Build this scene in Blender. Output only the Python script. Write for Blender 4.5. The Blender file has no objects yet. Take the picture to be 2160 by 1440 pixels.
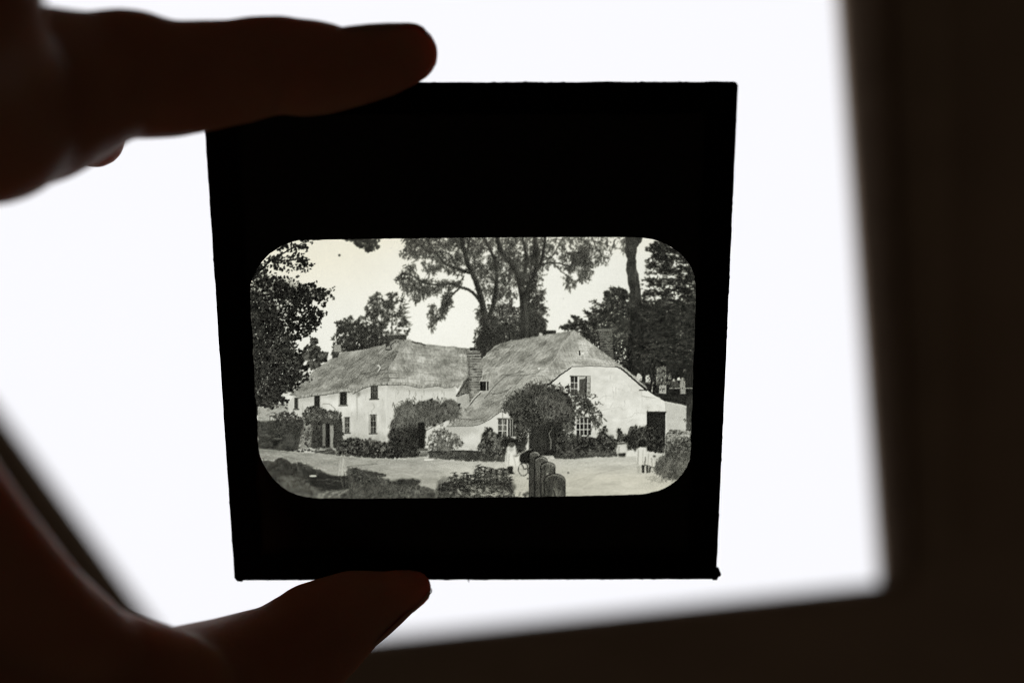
import bpy, bmesh, math
import numpy as np
from mathutils import Matrix, Vector
from mathutils.geometry import tessellate_polygon

scene = bpy.context.scene
col = scene.collection
# ================================================================ camera, world, light, exposure
FPX, CX, CY = 2400.0, 1080.0, 720.0            # focal length and centre in pixels of the 2160 x 1440 photograph
# directions in camera axes (x right, y down, z forward): lower edge of the light panel, its side edges, its normal
D2 = np.array([0.96879772, -0.15312089, -0.19489736])
D1 = np.array([0.24233407, 0.75019935, 0.61520332])
NN = np.array([-0.05201139, 0.64323784, -0.76389783])       # towards the room
SL = math.radians(50)                                       # slope of the ceiling
UP = -D1 * math.sin(SL) - NN * math.cos(SL)
FW = np.cross(D2, UP)
if FW[2] < 0: FW = -FW
R = np.stack([D2, np.cross(UP, D2) if np.cross(UP, D2)[2] > 0 else -np.cross(UP, D2), UP])   # camera axes -> world axes
if np.linalg.det(R @ np.diag([1, -1, -1])) < 0: R[1] = -R[1]
EYE = np.array([0, 0, 1.55])
def W(p): return np.asarray(p, float) @ R.T + EYE            # camera axes (metres) -> world
def at(px, py, z): return np.array([(px - CX) / FPX * z, (py - CY) / FPX * z, z])
cd = bpy.data.cameras.new('camera'); cam = bpy.data.objects.new('camera', cd); col.objects.link(cam)
Rc = R @ np.diag([1, -1, -1])
cam.matrix_world = Matrix.Translation(Vector(EYE)) @ Matrix(Rc.tolist()).to_4x4()
cd.sensor_width = 36; cd.lens = FPX / 60; cd.clip_start = .002; cd.clip_end = 50
cd.dof.use_dof = True; cd.dof.focus_distance = .1868; cd.dof.aperture_fstop = 5.9
scene.camera = cam
wd = bpy.data.worlds.new('World'); scene.world = wd; wd.use_nodes = True     # dim indoor light of the room behind the camera
bg = wd.node_tree.nodes['Background']; bg.inputs[0].default_value = (.0205, .0148, .0108, 1); bg.inputs[1].default_value = 1.0
vs = scene.view_settings; vs.view_transform = 'Standard'; vs.look = 'None'; vs.exposure = 0; vs.gamma = 1
scene.cycles.transparent_max_bounces = 24
scene.cycles.filter_width = 1.1; scene.cycles.use_denoising = True
PANEL_LIGHT = 1.01
# ================================================================ helpers
def mat(name):
    m = bpy.data.materials.new(name); m.use_nodes = True
    nt = m.node_tree; b = nt.nodes['Principled BSDF']
    return m, nt, b
def node(nt, typ, **kw):
    n = nt.nodes.new(typ)
    for k, v in kw.items():
        if k in n.inputs: n.inputs[k].default_value = v
        else: setattr(n, k, v)
    return n
def obj(name, verts, faces, material, parent=None, smooth=False):
    me = bpy.data.meshes.new(name); me.from_pydata([tuple(v) for v in verts], [], [tuple(f) for f in faces]); me.update()
    if smooth: me.shade_smooth()
    me.materials.append(material)
    o = bpy.data.objects.new(name, me); col.objects.link(o); o.parent = parent
    return o
def box(name, x0, x1, y0, y1, z0, z1, material, parent, bev=0.0):
    bm = bmesh.new(); vs_ = [bm.verts.new((x, y, z)) for x in (x0, x1) for y in (y0, y1) for z in (z0, z1)]
    for f in ((0, 1, 3, 2), (4, 6, 7, 5), (0, 4, 5, 1), (2, 3, 7, 6), (0, 2, 6, 4), (1, 5, 7, 3)): bm.faces.new([vs_[i] for i in f])
    if bev: bmesh.ops.bevel(bm, geom=bm.edges[:], offset=bev, segments=3, profile=.5, affect='EDGES')
    me = bpy.data.meshes.new(name); bm.to_mesh(me); bm.free(); me.materials.append(material)
    o = bpy.data.objects.new(name, me); col.objects.link(o); o.parent = parent; return o
def empty(name, M, label, cat):
    o = bpy.data.objects.new(name, None); col.objects.link(o); o.matrix_world = M; o.empty_display_size = .02
    o['label'] = label; o['category'] = cat; return o
def frame_matrix(origin, ax, ay, az):
    return Matrix(((ax[0], ay[0], az[0], origin[0]), (ax[1], ay[1], az[1], origin[1]), (ax[2], ay[2], az[2], origin[2]), (0, 0, 0, 1)))

# ---------------------------------------------------------------- the lantern-slide picture (flat print), drawn in numpy
OX, OY, PW, PH = 516, 490, 964, 570
TILE = {'A': (520, 490), 'B': (820, 490), 'C': (1120, 490), 'D': (520, 770), 'E': (820, 770), 'F': (1120, 770), 'P': None}
def T(t, *v):
    """points of a drawing tile -> picture raster coordinates"""
    a = np.array(v, float).reshape(-1, 2)
    if t != 'P':
        a = a / 4.966 + np.array(TILE[t])
    return a - np.array([OX, OY])
class Paint:
    def __init__(s, seed=5):
        s.im = np.zeros((PH, PW)); s.rng = np.random.default_rng(seed)
    def noise(s, cell, octv=3, asp=1.0, seed=0, gain=.55):
        r = np.random.default_rng(1000 + seed); out = np.zeros((PH, PW)); a = 1.; tot = 0
        for _ in range(octv):
            cx, cy = max(cell * asp, 1), max(cell, 1)
            nx, ny = int(PW / cx) + 3, int(PH / cy) + 3
            g = r.random((ny, nx))
            x = np.arange(PW) / cx; y = np.arange(PH) / cy
            xi = x.astype(int); yi = y.astype(int); fx = x - xi; fy = y - yi
            fx = fx * fx * (3 - 2 * fx); fy = fy * fy * (3 - 2 * fy)
            r0 = g[yi][:, xi] * (1 - fx) + g[yi][:, xi + 1] * fx
            r1 = g[yi + 1][:, xi] * (1 - fx) + g[yi + 1][:, xi + 1] * fx
            out += a * (r0 * (1 - fy)[:, None] + r1 * fy[:, None]); tot += a; a *= gain; cell /= 2
        return out / tot
    def mask(s, pts, soft=0.0, rough=0.0, seed=0):
        pts = np.asarray(pts, float)
        if rough:
            q = []
            r = np.random.default_rng(seed + 7)
            for i in range(len(pts)):
                a, b = pts[i], pts[(i + 1) % len(pts)]
                n = max(1, int(np.hypot(*(b - a)) / 4))
                for k in range(n):
                    q.append(a + (b - a) * k / n + r.normal(0, rough, 2))
            pts = np.array(q)
        m = np.zeros((PH, PW))
        x0, y0 = np.floor(pts.min(0)).astype(int) - 1; x1, y1 = np.ceil(pts.max(0)).astype(int) + 2
        x0, y0 = max(x0, 0), max(y0, 0); x1, y1 = min(x1, PW), min(y1, PH)
        if x1 <= x0 or y1 <= y0: return m
        ss = 2
        xs = x0 + (np.arange((x1 - x0) * ss) + .5) / ss; ys = y0 + (np.arange((y1 - y0) * ss) + .5) / ss
        ins = np.zeros((len(ys), len(xs)), bool)
        for i in range(len(pts)):
            (ax, ay), (bx, by) = pts[i], pts[(i + 1) % len(pts)]
            if ay == by: continue
            row = (ys >= min(ay, by)) & (ys < max(ay, by))
            xc = ax + (ys[row] - ay) * (bx - ax) / (by - ay)
            ins[row] ^= xs[None, :] > xc[:, None]
        sub = ins.reshape(y1 - y0, ss, x1 - x0, ss).mean((1, 3))
        if soft:
            k = int(soft * 3) + 1; a0, a1, b0, b1 = max(x0 - k, 0), min(x1 + k, PW), max(y0 - k, 0), min(y1 + k, PH)
            big = np.zeros((b1 - b0, a1 - a0)); big[y0 - b0:y1 - b0, x0 - a0:x1 - a0] = sub
            m[b0:b1, a0:a1] = s.blur(big, soft)
        else: m[y0:y1, x0:x1] = sub
        return m
    def blur(s, m, r):
        k = int(np.ceil(r * 2.5)); w = np.exp(-.5 * (np.arange(-k, k + 1) / r) ** 2); w /= w.sum()
        p = np.pad(m, k, mode='edge')
        p = sum(w[i] * p[:, i:i + m.shape[1]] for i in range(2 * k + 1))
        return sum(w[i] * p[i:i + m.shape[0]] for i in range(2 * k + 1))
    def put(s, m, tone, a=1.0):
        s.im = s.im * (1 - m * a) + tone * (m * a)
    def fill(s, pts, tone, soft=0., rough=0., a=1., seed=0):
        m = s.mask(pts, soft, rough, seed); s.put(m, tone, a); return m
    def stroke(s, pts, w0, w1, tone, a=1.0):
        pts = np.asarray(pts, float); n = len(pts) - 1
        for i in range(n):
            p, q = pts[i], pts[i + 1]
            wa = w0 + (w1 - w0) * i / n; wb = w0 + (w1 - w0) * (i + 1) / n; W = max(wa, wb) / 2 + 1.5
            x0 = max(int(min(p[0], q[0]) - W), 0); x1 = min(int(max(p[0], q[0]) + W) + 2, PW)
            y0 = max(int(min(p[1], q[1]) - W), 0); y1 = min(int(max(p[1], q[1]) + W) + 2, PH)
            if x1 <= x0 or y1 <= y0: continue
            X = np.arange(x0, x1)[None, :] - p[0]; Y = np.arange(y0, y1)[:, None] - p[1]
            d = q - p; L = d @ d + 1e-9
            t = np.clip((X * d[0] + Y * d[1]) / L, 0, 1)
            dist = np.hypot(X - t * d[0], Y - t * d[1])
            al = np.clip((wa + (wb - wa) * t) / 2 - dist + .5, 0, 1) * min(1, max(wa, wb)) * a
            b = s.im[y0:y1, x0:x1]; b += (tone - b) * al
    def limb(s, pts, w0, w1, tone, jit=1.0, a=1.):
        """smooth curve through the points"""
        pts = np.asarray(pts, float); q = []
        P = np.vstack([2 * pts[0] - pts[1], pts, 2 * pts[-1] - pts[-2]])
        for i in range(len(pts) - 1):
            p0, p1, p2, p3 = P[i:i + 4]
            for t in np.linspace(0, 1, 7)[:-1]:
                q.append(.5 * (2 * p1 + (p2 - p0) * t + (2 * p0 - 5 * p1 + 4 * p2 - p3) * t * t + (3 * p1 - p0 - 3 * p2 + p3) * t ** 3))
        q.append(pts[-1]); q = np.array(q) + s.rng.normal(0, jit * .35, (len(q), 2))
        s.stroke(q, w0, w1, tone, a)
    def sample(s, m, n):
        c = np.cumsum(m.ravel()); tot = c[-1]
        if tot <= 0: return np.zeros((0, 2))
        i = np.searchsorted(c, s.rng.random(n) * tot)
        return np.c_[i % PW, i // PW] + s.rng.random((n, 2))
    def leaves(s, m, n, size, lo, hi, asp=2.0, ang=None, spread=3.14, a=.92, clump=14, thr=.5, hard=5., seed=0, gam=1.0, light=None):
        """leaf-shaped dabs scattered over mask m where clump noise is above thr"""
        size *= .6; n = int(n * 2.5)
        nz = .5 * s.noise(clump, 2, seed=seed) + .5 * s.noise(clump * .42, 2, seed=seed + 31)
        d = m * np.clip((nz - thr) * hard + .5, 0, 1)
        P = s.sample(d, n); tn = s.noise(min(clump * .7, 6.5), 1, seed=seed + 50)
        for x, y in P:
            L = size * s.rng.uniform(.6, 1.5); w = L / asp
            th = (s.rng.uniform(-spread, spread) if ang is None else ang + s.rng.normal(0, spread))
            c, sn = math.cos(th), math.sin(th); R = int(L + 2)
            x0, x1 = max(int(x) - R, 0), min(int(x) + R + 1, PW); y0, y1 = max(int(y) - R, 0), min(int(y) + R + 1, PH)
            if x1 <= x0 or y1 <= y0: continue
            X = np.arange(x0, x1)[None, :] - x; Y = np.arange(y0, y1)[:, None] - y
            u = (X * c + Y * sn) / L; v = (-X * sn + Y * c) / w
            al = np.clip((1 - np.sqrt(u * u + v * v)) * w * .9 + .35, 0, 1) * (u * u + v * v < 1.6) * a
            k = s.rng.random() ** gam
            k = .5 * k ** 1.2 + .5 * np.clip((tn[min(int(y), PH - 1), min(int(x), PW - 1)] - .5) * 4. + .35, 0, 1)
            b = s.im[y0:y1, x0:x1]; b += (lo + (hi - lo) * k - b) * al
    def leaves_at(s, x, y, L, tone):
        th = s.rng.uniform(0, 3.14); s.stroke([(x - L / 2 * math.cos(th), y - L / 2 * math.sin(th)), (x, y), (x + L / 2 * math.cos(th), y + L / 2 * math.sin(th))], L * .8, L * .5, tone, .95)
    def sprays(s, m, n, length, ang, spread, lo, hi, droop=.16, w=2.0, a=.85):
        """short drooping twigs set with small leaves"""
        for x, y in s.sample(m, n):
            th = ang + s.rng.normal(0, spread); t = s.rng.uniform(lo, hi); k = int(length * s.rng.uniform(.6, 1.4) / 2)
            for i in range(max(k, 2)):
                x2, y2 = x + 2.2 * math.cos(th), y + 2.2 * math.sin(th)
                ww = w * s.rng.uniform(.5, 1.5); ox, oy = s.rng.normal(0, .9, 2)
                s.stroke([(x + ox, y + oy), (x2 + ox + s.rng.normal(0, .8), y2 + oy + s.rng.normal(0, .8))], ww, ww * .5, t + s.rng.uniform(-14, 14), a)
                x, y = x2, y2; th += droop * (1 if math.cos(th) > 0 else -1) + s.rng.normal(0, .25)
    def strokes(s, m, n, length, ang, spread, width, dlo, dhi, a=.5):
        """short dabs that lighten or darken what is there (thatch, grass, road)"""
        for x, y in s.sample(m, n):
            th = (ang(x, y) if callable(ang) else ang) + s.rng.normal(0, spread); L = length * s.rng.uniform(.5, 1.4) / 2
            xi, yi = min(int(x), PW - 1), min(int(y), PH - 1)
            t = s.im[yi, xi] + s.rng.uniform(dlo, dhi)
            s.stroke([(x - L * math.cos(th), y - L * math.sin(th)), (x + L * math.cos(th), y + L * math.sin(th))], width * s.rng.uniform(.6, 1.3), width * .6, t, a)

def paint_picture():
    p = Paint(); rng = p.rng
    yy, xx = np.mgrid[0:PH, 0:PW]; gx = xx + OX; gy = yy + OY
    full = np.ones((PH, PW))
    # ---- sky
    p.im[:] = 236 + 10 * np.exp(-(((gx - 960) / 260.) ** 2 + ((gy - 660) / 130.) ** 2)) - 6 * np.clip((gx - 1200) / 250., 0, 1) + (p.noise(40, 3, seed=1) - .5) * 7
    # ---- hazy trees behind the left cottage
    m = p.mask(np.vstack([T('A', 905, 1110, 960, 1010, 945, 940, 1090, 880, 1150, 950, 1180, 890, 1255, 880, 1245, 800, 1290, 720, 1310, 670, 1380, 635, 1430, 690, 1465, 710, 1480, 640, 1570, 640),
                          T('B', 70, 645, 120, 660, 150, 700, 175, 780, 160, 870, 205, 940, 220, 1040, 40, 1120), T('A', 1480, 1250, 1100, 1290, 900, 1290)]), .8, 1.2, 3)
    for pts, w in (([1400, 1240, 1420, 980, 1390, 700], 3.), ([1520, 1200, 1525, 900, 1530, 680], 3.), ([1080, 1290, 1080, 1050, 1085, 920], 2.2), ([1250, 1250, 1270, 1000, 1240, 900], 2.)):
        p.limb(T('A', *pts), w, 1., 74)
    p.leaves(m, 900, 3.8, 36, 92, 2.4, 2.6, .7, clump=13, thr=.5, seed=3, hard=8.)
    p.leaves(m, 520, 3.0, 36, 100, 2.4, .5, .7, clump=10, thr=.52, seed=4, hard=8.); p.sprays(m * np.clip((p.noise(8, 2, seed=6) - .47) * 7, 0, 1), 330, 7, .3, 1.3, 40, 88, .1, 1.8)
    p.leaves(p.mask(T('A', 960, 1000, 1150, 960, 1400, 950, 1440, 1180, 1180, 1290, 930, 1180), 3.), 420, 4., 38, 70, 2., clump=12, thr=.42, seed=5)
    # spiky edges
    for x, y in T('A', 945, 940, 1090, 880, 1180, 890, 1250, 790, 1380, 640, 1480, 645, 1560, 635, 905, 1110, 1300, 690):
        for _ in range(7):
            th = rng.normal(-1.6, .8); L = rng.uniform(3, 8)
            p.stroke([(x, y + 3), (x + L * math.cos(th), y + 3 + L * math.sin(th))], 2.4, .8, 72, .9)
    for k in range(16):
        x = rng.uniform(853, 866) - OX; y = rng.uniform(640, 700) - OY
        p.stroke([(x - 8, y + 2), (x + rng.uniform(0, 5), y)], 2.6, .8, 70, .9)
    # small conifer
    m = p.mask(T('A', 700, 1095, 745, 1150, 720, 1180, 785, 1210, 760, 1240, 845, 1265, 830, 1340, 750, 1410, 640, 1460, 540, 1330, 600, 1220), 1., 1., 9)
    p.limb(T('A', 690, 1400, 695, 1110), 2.5, 1, 66); p.leaves(m, 620, 4., 36, 110, 2.4, -.6, .9, clump=9, thr=.44, seed=8)
    # overhanging spray at the top
    m = p.mask(T('A', 1010, 60, 1395, 50, 1392, 165, 1350, 175, 1300, 222, 1240, 175, 1165, 150, 1120, 95), .8, 1., 2)
    p.leaves(m, 330, 3.6, 38, 88, 1.8, .9, .8, clump=7, thr=.42, seed=11)
    # ---- the big elms
    g = 64
    def foliage(t, pts, n, size, lo=46, hi=96, thr=.47, clump=11, seed=0, asp=2.2, ang=1.3, spread=.8, soft=2.):
        mm = p.mask(T(t, *pts), soft, 1.5, seed); nz = .5 * p.noise(clump * 1.3, 2, seed=seed) + .5 * p.noise(clump * .45, 2, seed=seed + 31)
        p.leaves(mm, int(n * .62), size * .85, lo, hi, asp, ang, spread, clump=clump, thr=thr, seed=seed, a=.85)
        p.sprays(mm * np.clip((nz - thr) * 5 + .5, 0, 1), int(n * .55), 9, 1.3, 1.0, lo, hi, w=1.9)
    foliage('B', [150, 40, 780, 40, 830, 250, 800, 420, 690, 450, 600, 400, 500, 400, 430, 430, 345, 370, 375, 260, 260, 270, 150, 275, 135, 200, 185, 110], 1150, 3.2, thr=.46, seed=20)
    foliage('B', [90, 470, 200, 315, 285, 340, 235, 430, 330, 470, 430, 480, 530, 500, 740, 495, 770, 560, 600, 600, 530, 610, 490, 660, 360, 690, 250, 720, 240, 650, 150, 610], 620, 3.0, thr=.47, seed=21)
    foliage('B', [560, 660, 660, 600, 640, 720, 610, 820, 560, 905, 500, 940, 455, 1010, 425, 985, 415, 850, 450, 755, 500, 790, 530, 830], 330, 3.0, thr=.42, seed=22)
    foliage('B', [560, 40, 1620, 40, 1620, 480, 1500, 600, 1320, 540, 1210, 470, 1060, 420, 930, 480, 840, 330, 820, 200], 1450, 3.2, thr=.49, seed=23, clump=13)
    foliage('B', [880, 480, 1120, 480, 1220, 420, 1320, 560, 1300, 700, 1180, 760, 1130, 860, 1000, 760, 960, 640], 330, 3., thr=.5, seed=24)
    foliage('B', [930, 1300, 905, 1150, 890, 1050, 945, 970, 930, 880, 905, 820, 960, 780, 1100, 880, 1130, 770, 1250, 740, 1350, 800, 1480, 700, 1620, 600, 1640, 1100, 1200, 1190, 1010, 1330], 1700, 3.2, 32, 82, thr=.40, seed=25)
    foliage('B', [940, 1240, 920, 1130, 985, 1010, 1200, 960, 1500, 900, 1640, 900, 1640, 1100, 1200, 1190, 1010, 1330], 900, 3.2, 30, 72, thr=.3, seed=26)
    foliage('C', [-60, 440, 50, 480, 60, 600, 105, 700, 60, 760, 70, 850, 135, 950, 140, 1050, -60, 1100], 620, 3., 34, 78, thr=.38, seed=27)
    foliage('C', [-60, 40, 1010, 40, 995, 200, 870, 215, 800, 300, 650, 330, 620, 460, 540, 510, 480, 420, 240, 350, 60, 380, -60, 420], 1000, 2.7, 44, 104, thr=.5, clump=12, seed=28)
    foliage('C', [400, 200, 620, 180, 640, 320, 560, 350, 420, 320], 220, 3., 44, 84, thr=.4, seed=29)
    foliage('C', [330, 440, 420, 470, 475, 500, 460, 565, 390, 575, 350, 520], 75, 2.6, 54, 108, thr=.42, seed=30)
    foliage('C', [540, 380, 610, 420, 590, 480, 520, 510, 500, 470], 60, 2.4, 54, 108, thr=.4, seed=31)
    for t, pts, w0, w1 in (('B', [1015, 1260, 1010, 1000, 1000, 850, 965, 680, 930, 560, 880, 440, 830, 330, 790, 200, 760, 40], 19, 9),
                           ('B', [1050, 900, 1100, 740, 1125, 560, 1130, 400, 1095, 260, 1050, 160, 1000, 60], 12, 5),
                           ('B', [1425, 1100, 1420, 860, 1405, 680, 1370, 500, 1330, 400, 1280, 320, 1200, 240, 1150, 120, 1130, 40], 22, 10),
                           ('B', [1425, 660, 1490, 520, 1540, 410, 1590, 330, 1620, 200, 1640, 40], 11, 6),
                           ('B', [1400, 560, 1440, 300, 1420, 150, 1400, 40], 8, 5), ('B', [1500, 330, 1530, 180, 1525, 40], 9, 7),
                           ('B', [860, 430, 760, 395, 640, 355, 560, 300, 500, 220, 400, 200, 340, 150, 260, 90], 6.5, 2),
                           ('B', [680, 330, 650, 250, 590, 210, 540, 215], 3, 1.2), ('B', [960, 730, 900, 650, 830, 600, 750, 575, 660, 540, 540, 550, 420, 540, 340, 515, 270, 470, 200, 440, 120, 440], 7.5, 1.6),
                           ('B', [745, 580, 680, 640, 620, 710, 580, 800, 540, 880, 450, 985], 4.5, 1.4), ('B', [1060, 190, 960, 150, 880, 125, 820, 110], 3.4, 1.5),
                           ('B', [520, 550, 480, 600, 440, 620, 380, 660], 2.4, 1), ('B', [800, 260, 840, 120, 850, 40], 4, 3),
                           ('C', [20, 440, 80, 355, 160, 325, 240, 320, 330, 335, 400, 360, 450, 395, 560, 430], 4.6, 1.2), ('C', [250, 340, 320, 410, 400, 470, 450, 520], 2.6, 1.2),
                           ('C', [110, 300, 230, 240, 280, 150, 330, 60], 3, 1.5), ('C', [640, 60, 690, 170, 750, 250], 2.6, 1), ('C', [880, 80, 850, 180, 830, 240], 2.6, 1), ('C', [700, 90, 830, 150, 960, 180], 1.6, 1),
                           ('C', [40, 60, 60, 200, 60, 330, 30, 460], 11, 9)):
        p.limb(T(t, *pts), w0 * .8, w1 * .75, 50 if w0 > 8 else 54)
        if w0 > 8: p.limb(T(t, *pts) + np.array([w0 * .2, 0]), w0 * .35, w1 * .3, 78, a=.45)
    foliage('B', [930, 420, 1120, 200, 1380, 160, 1500, 420, 1400, 640, 1100, 640], 330, 3., 44, 84, thr=.52, seed=33)
    foliage('B', [1000, 900, 1120, 880, 1180, 1150, 1000, 1200, 940, 1100], 260, 3.2, 34, 74, thr=.4, seed=34)
    # tall trunk on the right
    m = p.fill(T('C', 990, 40, 1180, 40, 1165, 95, 1115, 160, 1100, 260, 1105, 380, 1125, 440, 1150, 600, 1165, 760, 1030, 780, 1038, 620, 1015, 470, 998, 395, 1012, 280, 985, 205, 995, 120), 56, .5, .5)
    p.put(m * (p.noise(5, 3, .6, seed=41) > .55), 74, .5)
    p.limb(T('C', 1090, 400, 1110, 560, 1100, 680), 6, 5, 86, a=.35)
    # conifers on the right
    m = p.mask(T('C', 300, 1000, 400, 930, 470, 950, 430, 870, 540, 900, 620, 940, 560, 820, 680, 860, 630, 790, 740, 800, 660, 720, 770, 760, 770, 640, 870, 575, 960, 590, 1030, 640, 1050, 780, 1200, 800, 1200, 1440, 1000, 1440, 860, 1330, 600, 1140, 500, 1050, 420, 1020), .8, 1., 12)
    p.leaves(m, 1700, 4.0, 22, 66, 2.8, .55, .6, clump=9, thr=.42, seed=42); p.sprays(m, 700, 10, 2.6, .5, 24, 64, .12, 1.8); p.sprays(m, 500, 9, .5, .5, 26, 70, .12, 1.6)
    for x, y in T('C', 320, 1000, 430, 880, 470, 940, 565, 820, 640, 790, 665, 720, 770, 700, 790, 620, 840, 585, 920, 590, 990, 620):
        for _ in range(6):
            th = rng.normal(-2.3, .5); L = rng.uniform(4, 10)
            p.stroke([(x + 2, y + 3), (x + 2 + L * math.cos(th), y + 3 + L * math.sin(th))], 2.4, .7, 48, .9)
    p.leaves(p.mask(T('C', 840, 930, 1000, 880, 1110, 920, 1080, 1100, 900, 1150, 850, 1050), 4), 260, 2.2, 40, 118, 1.8, clump=8, thr=.42, seed=43)
    m = p.mask(T('C', 1330, 90, 1420, 110, 1500, 60, 1900, 60, 1900, 1500, 1000, 1500, 1050, 780, 1160, 740, 1170, 600, 1140, 460, 1215, 410, 1205, 300, 1250, 260, 1290, 190, 1180, 190, 1220, 160), 1., 1.4, 15)
    hole = np.ones_like(full)
    for cx, cy, rx, ry in ((1290, 455, 130, 26), (1470, 465, 40, 22), (1250, 580, 110, 20), (1430, 565, 50, 18), (1300, 680, 110, 24), (1530, 650, 55, 18), (1190, 530, 40, 26), (1260, 300, 30, 30), (1260, 400, 40, 20), (1160, 480, 30, 20), (1350, 330, 30, 14), (1560, 305, 14, 14), (1655, 335, 14, 10), (1585, 690, 14, 10)):
        (c0, c1), = T('C', cx, cy); hole *= 1 - np.exp(-(((xx - c0) / (rx / 4.966)) ** 2 + ((yy - c1) / (ry / 4.966)) ** 2) * 1.1)
    tier = np.clip(.5 + .6 * np.sin((gy + 5 * np.sin(gx * .05) - gx * .12) * .42) + 1.2 * (p.noise(9, 2, 2.4, seed=48) - .5), 0, 1)
    p.leaves(m * hole ** 2, 3000, 4.6, 18, 58, 3.2, .12, .4, clump=10, thr=.42, seed=44); p.sprays(m * hole ** 2 * tier, 1500, 12, .15, .35, 18, 58, .12, 2.2)
    p.leaves(m * hole * (gy > 640), 1500, 5.5, 22, 50, 3.0, .3, .4, clump=9, thr=.25, seed=45)
    p.leaves(m * (gy > 640), 420, 5.0, 50, 84, 5.0, -.35, .4, a=.6, clump=12, thr=.54, seed=46); p.sprays(m * (gy > 630) * (1 - tier), 620, 10, -.2, .4, 50, 88, .14, 1.3, .65)
    p.leaves(m * hole * (gy > 620), 70, 1.3, 120, 225, 1.3, a=.9, clump=18, thr=.5, seed=47)
    # chimney in front of the conifers
    def bricks(pts, tone, mort, ch, cw, amp=22, seed=0, a=.8):
        m = p.mask(pts, .4, .3, seed); p.put(m, tone)
        q = np.asarray(pts); y0, y1 = q[:, 1].min(), q[:, 1].max(); x0, x1 = q[:, 0].min(), q[:, 0].max(); r = np.random.default_rng(seed)
        before = p.im.copy(); row = 0; y = y0
        while y < y1:
            x = x0 - (cw / 2 if row % 2 else 0)
            while x < x1:
                p.fill([(x + .6, y + .6), (x + cw - .5, y + .6), (x + cw - .5, y + ch - .5), (x + .6, y + ch - .5)], tone + r.uniform(-amp, amp)); x += cw
            p.stroke([(x0, y), (x1, y)], 1.1, 1.1, mort, a * r.uniform(.4, 1)); y += ch; row += 1
        p.im = before * (1 - m) + p.im * m
    bricks(T('C', 705, 1015, 855, 1010, 866, 1335, 800, 1300, 735, 1240), 84, 140, 5., 9, 26, 3)
    p.fill(T('C', 700, 1010, 850, 1010, 850, 1035, 700, 1035), 112, .5)
    p.fill(T('C', 135, 1030, 262, 1030, 262, 1062, 135, 1075), 40, .5); p.fill(T('C', 85, 1050, 120, 1060, 130, 1090, 88, 1090), 205, .6)
    # ---- churchyard
    p.fill(T('F', 1000, 0, 1760, 0, 1760, 450, 1640, 430, 1400, 380, 1200, 260), 40, 1.5, 1.)
    p.leaves(p.mask(T('F', 1000, 0, 1760, 0, 1760, 450, 1640, 430, 1400, 380, 1200, 260), 1.), 420, 3., 24, 64, 2., clump=9, thr=.4, seed=60)
    S = lambda pts, t, sf=.7: p.fill(T('F', *pts), t * .86, sf, .25)
    S([1320, 30, 1420, 15, 1425, 150, 1320, 160], 128); S([1100, 140, 1118, 92, 1140, 82, 1170, 130, 1160, 168, 1105, 150], 232); S([1198, 170, 1205, 115, 1235, 95, 1262, 110, 1270, 180, 1210, 185], 222)
    S([1290, 300, 1296, 130, 1320, 112, 1342, 130, 1340, 300], 138); S([1170, 182, 1470, 176, 1460, 206, 1180, 200], 120); S([1180, 205, 1460, 205, 1450, 300, 1190, 300], 52)
    S([1348, 208, 1422, 208, 1420, 302, 1345, 302], 186); S([1258, 205, 1278, 205, 1276, 290, 1258, 280], 205); S([1568, 305, 1562, 200, 1580, 135, 1600, 125, 1620, 150, 1626, 305], 172)
    S([1530, 165, 1535, 135, 1560, 128, 1574, 160], 240); S([1440, 150, 1445, 95, 1465, 90, 1475, 145], 150); S([1595, 80, 1605, 42, 1625, 45, 1628, 78], 120); S([1360, 170, 1368, 140, 1380, 165], 236)
    S([1485, 170, 1490, 145, 1510, 148, 1512, 175], 190)
    p.leaves(p.mask(T('F', 1300, 20, 1440, 20, 1440, 200, 1300, 200), 2), 60, 2.4, 90, 160, 2., clump=8, thr=.45, seed=61)
    for k in range(7):
        x = 1470 + k * 16; p.stroke(T('F', x, 155, x, 240), 1.2, 1.2, 150, .8)
    p.stroke(T('F', 1455, 243, 1720, 240), 1.8, 1.8, 150); p.stroke(T('F', 1640, 130, 1640, 235, 1720, 235), 1., 1., 90, .6)
    p.leaves(p.mask(T('F', 1090, 60, 1720, 20, 1720, 300, 1200, 300), 2.), 110, 2.6, 24, 50, 2., clump=8, thr=.5, seed=62)
    for x in (1250, 1290): p.limb(T('F', x, 300, x + 10, 150, x - 10, 60, x + 25, -60), 3.4, 2.2, 26)
    # ---- hazy house and garden at the far left
    m = p.fill(T('D', 85, 410, 180, 440, 330, 430, 470, 380, 470, 600, 90, 610), 168, .8); p.put(m * np.clip((p.noise(4, 2, 2.5, seed=63) - .5) * 5, 0, 1), 120, .6)
    S2 = lambda pts, t, sf=.5: p.fill(T('D', *pts), t, sf, .25)
    S2([80, 430, 120, 430, 118, 525, 80, 525], 40); S2([375, 262, 490, 258, 430, 330, 380, 300], 216, .8); S2([385, 280, 450, 285, 430, 300, 385, 300], 150)
    S2([245, 528, 300, 528, 298, 610, 245, 610], 90); S2([252, 545, 292, 545, 292, 600, 252, 600], 190); p.stroke(T('D', 272, 545, 272, 600), 1, 1, 110)
    S2([80, 525, 125, 530, 125, 580, 85, 570], 190)
    # ---- left cottage: walls, then roof
    wl = T('D', 440, 400, 500, 320, 800, 280, 1110, 270, 1465, 180, 1465, 960, 1000, 960, 430, 960)
    m = p.fill(wl, 216, .4); n1 = p.noise(26, 4, .7, seed=70); p.im += m * ((n1 - .5) * 66 - 14 * np.clip((gy - 880) / 60., 0, 1) - 10 * np.clip((680 - gx) / 70., 0, 1))
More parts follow.
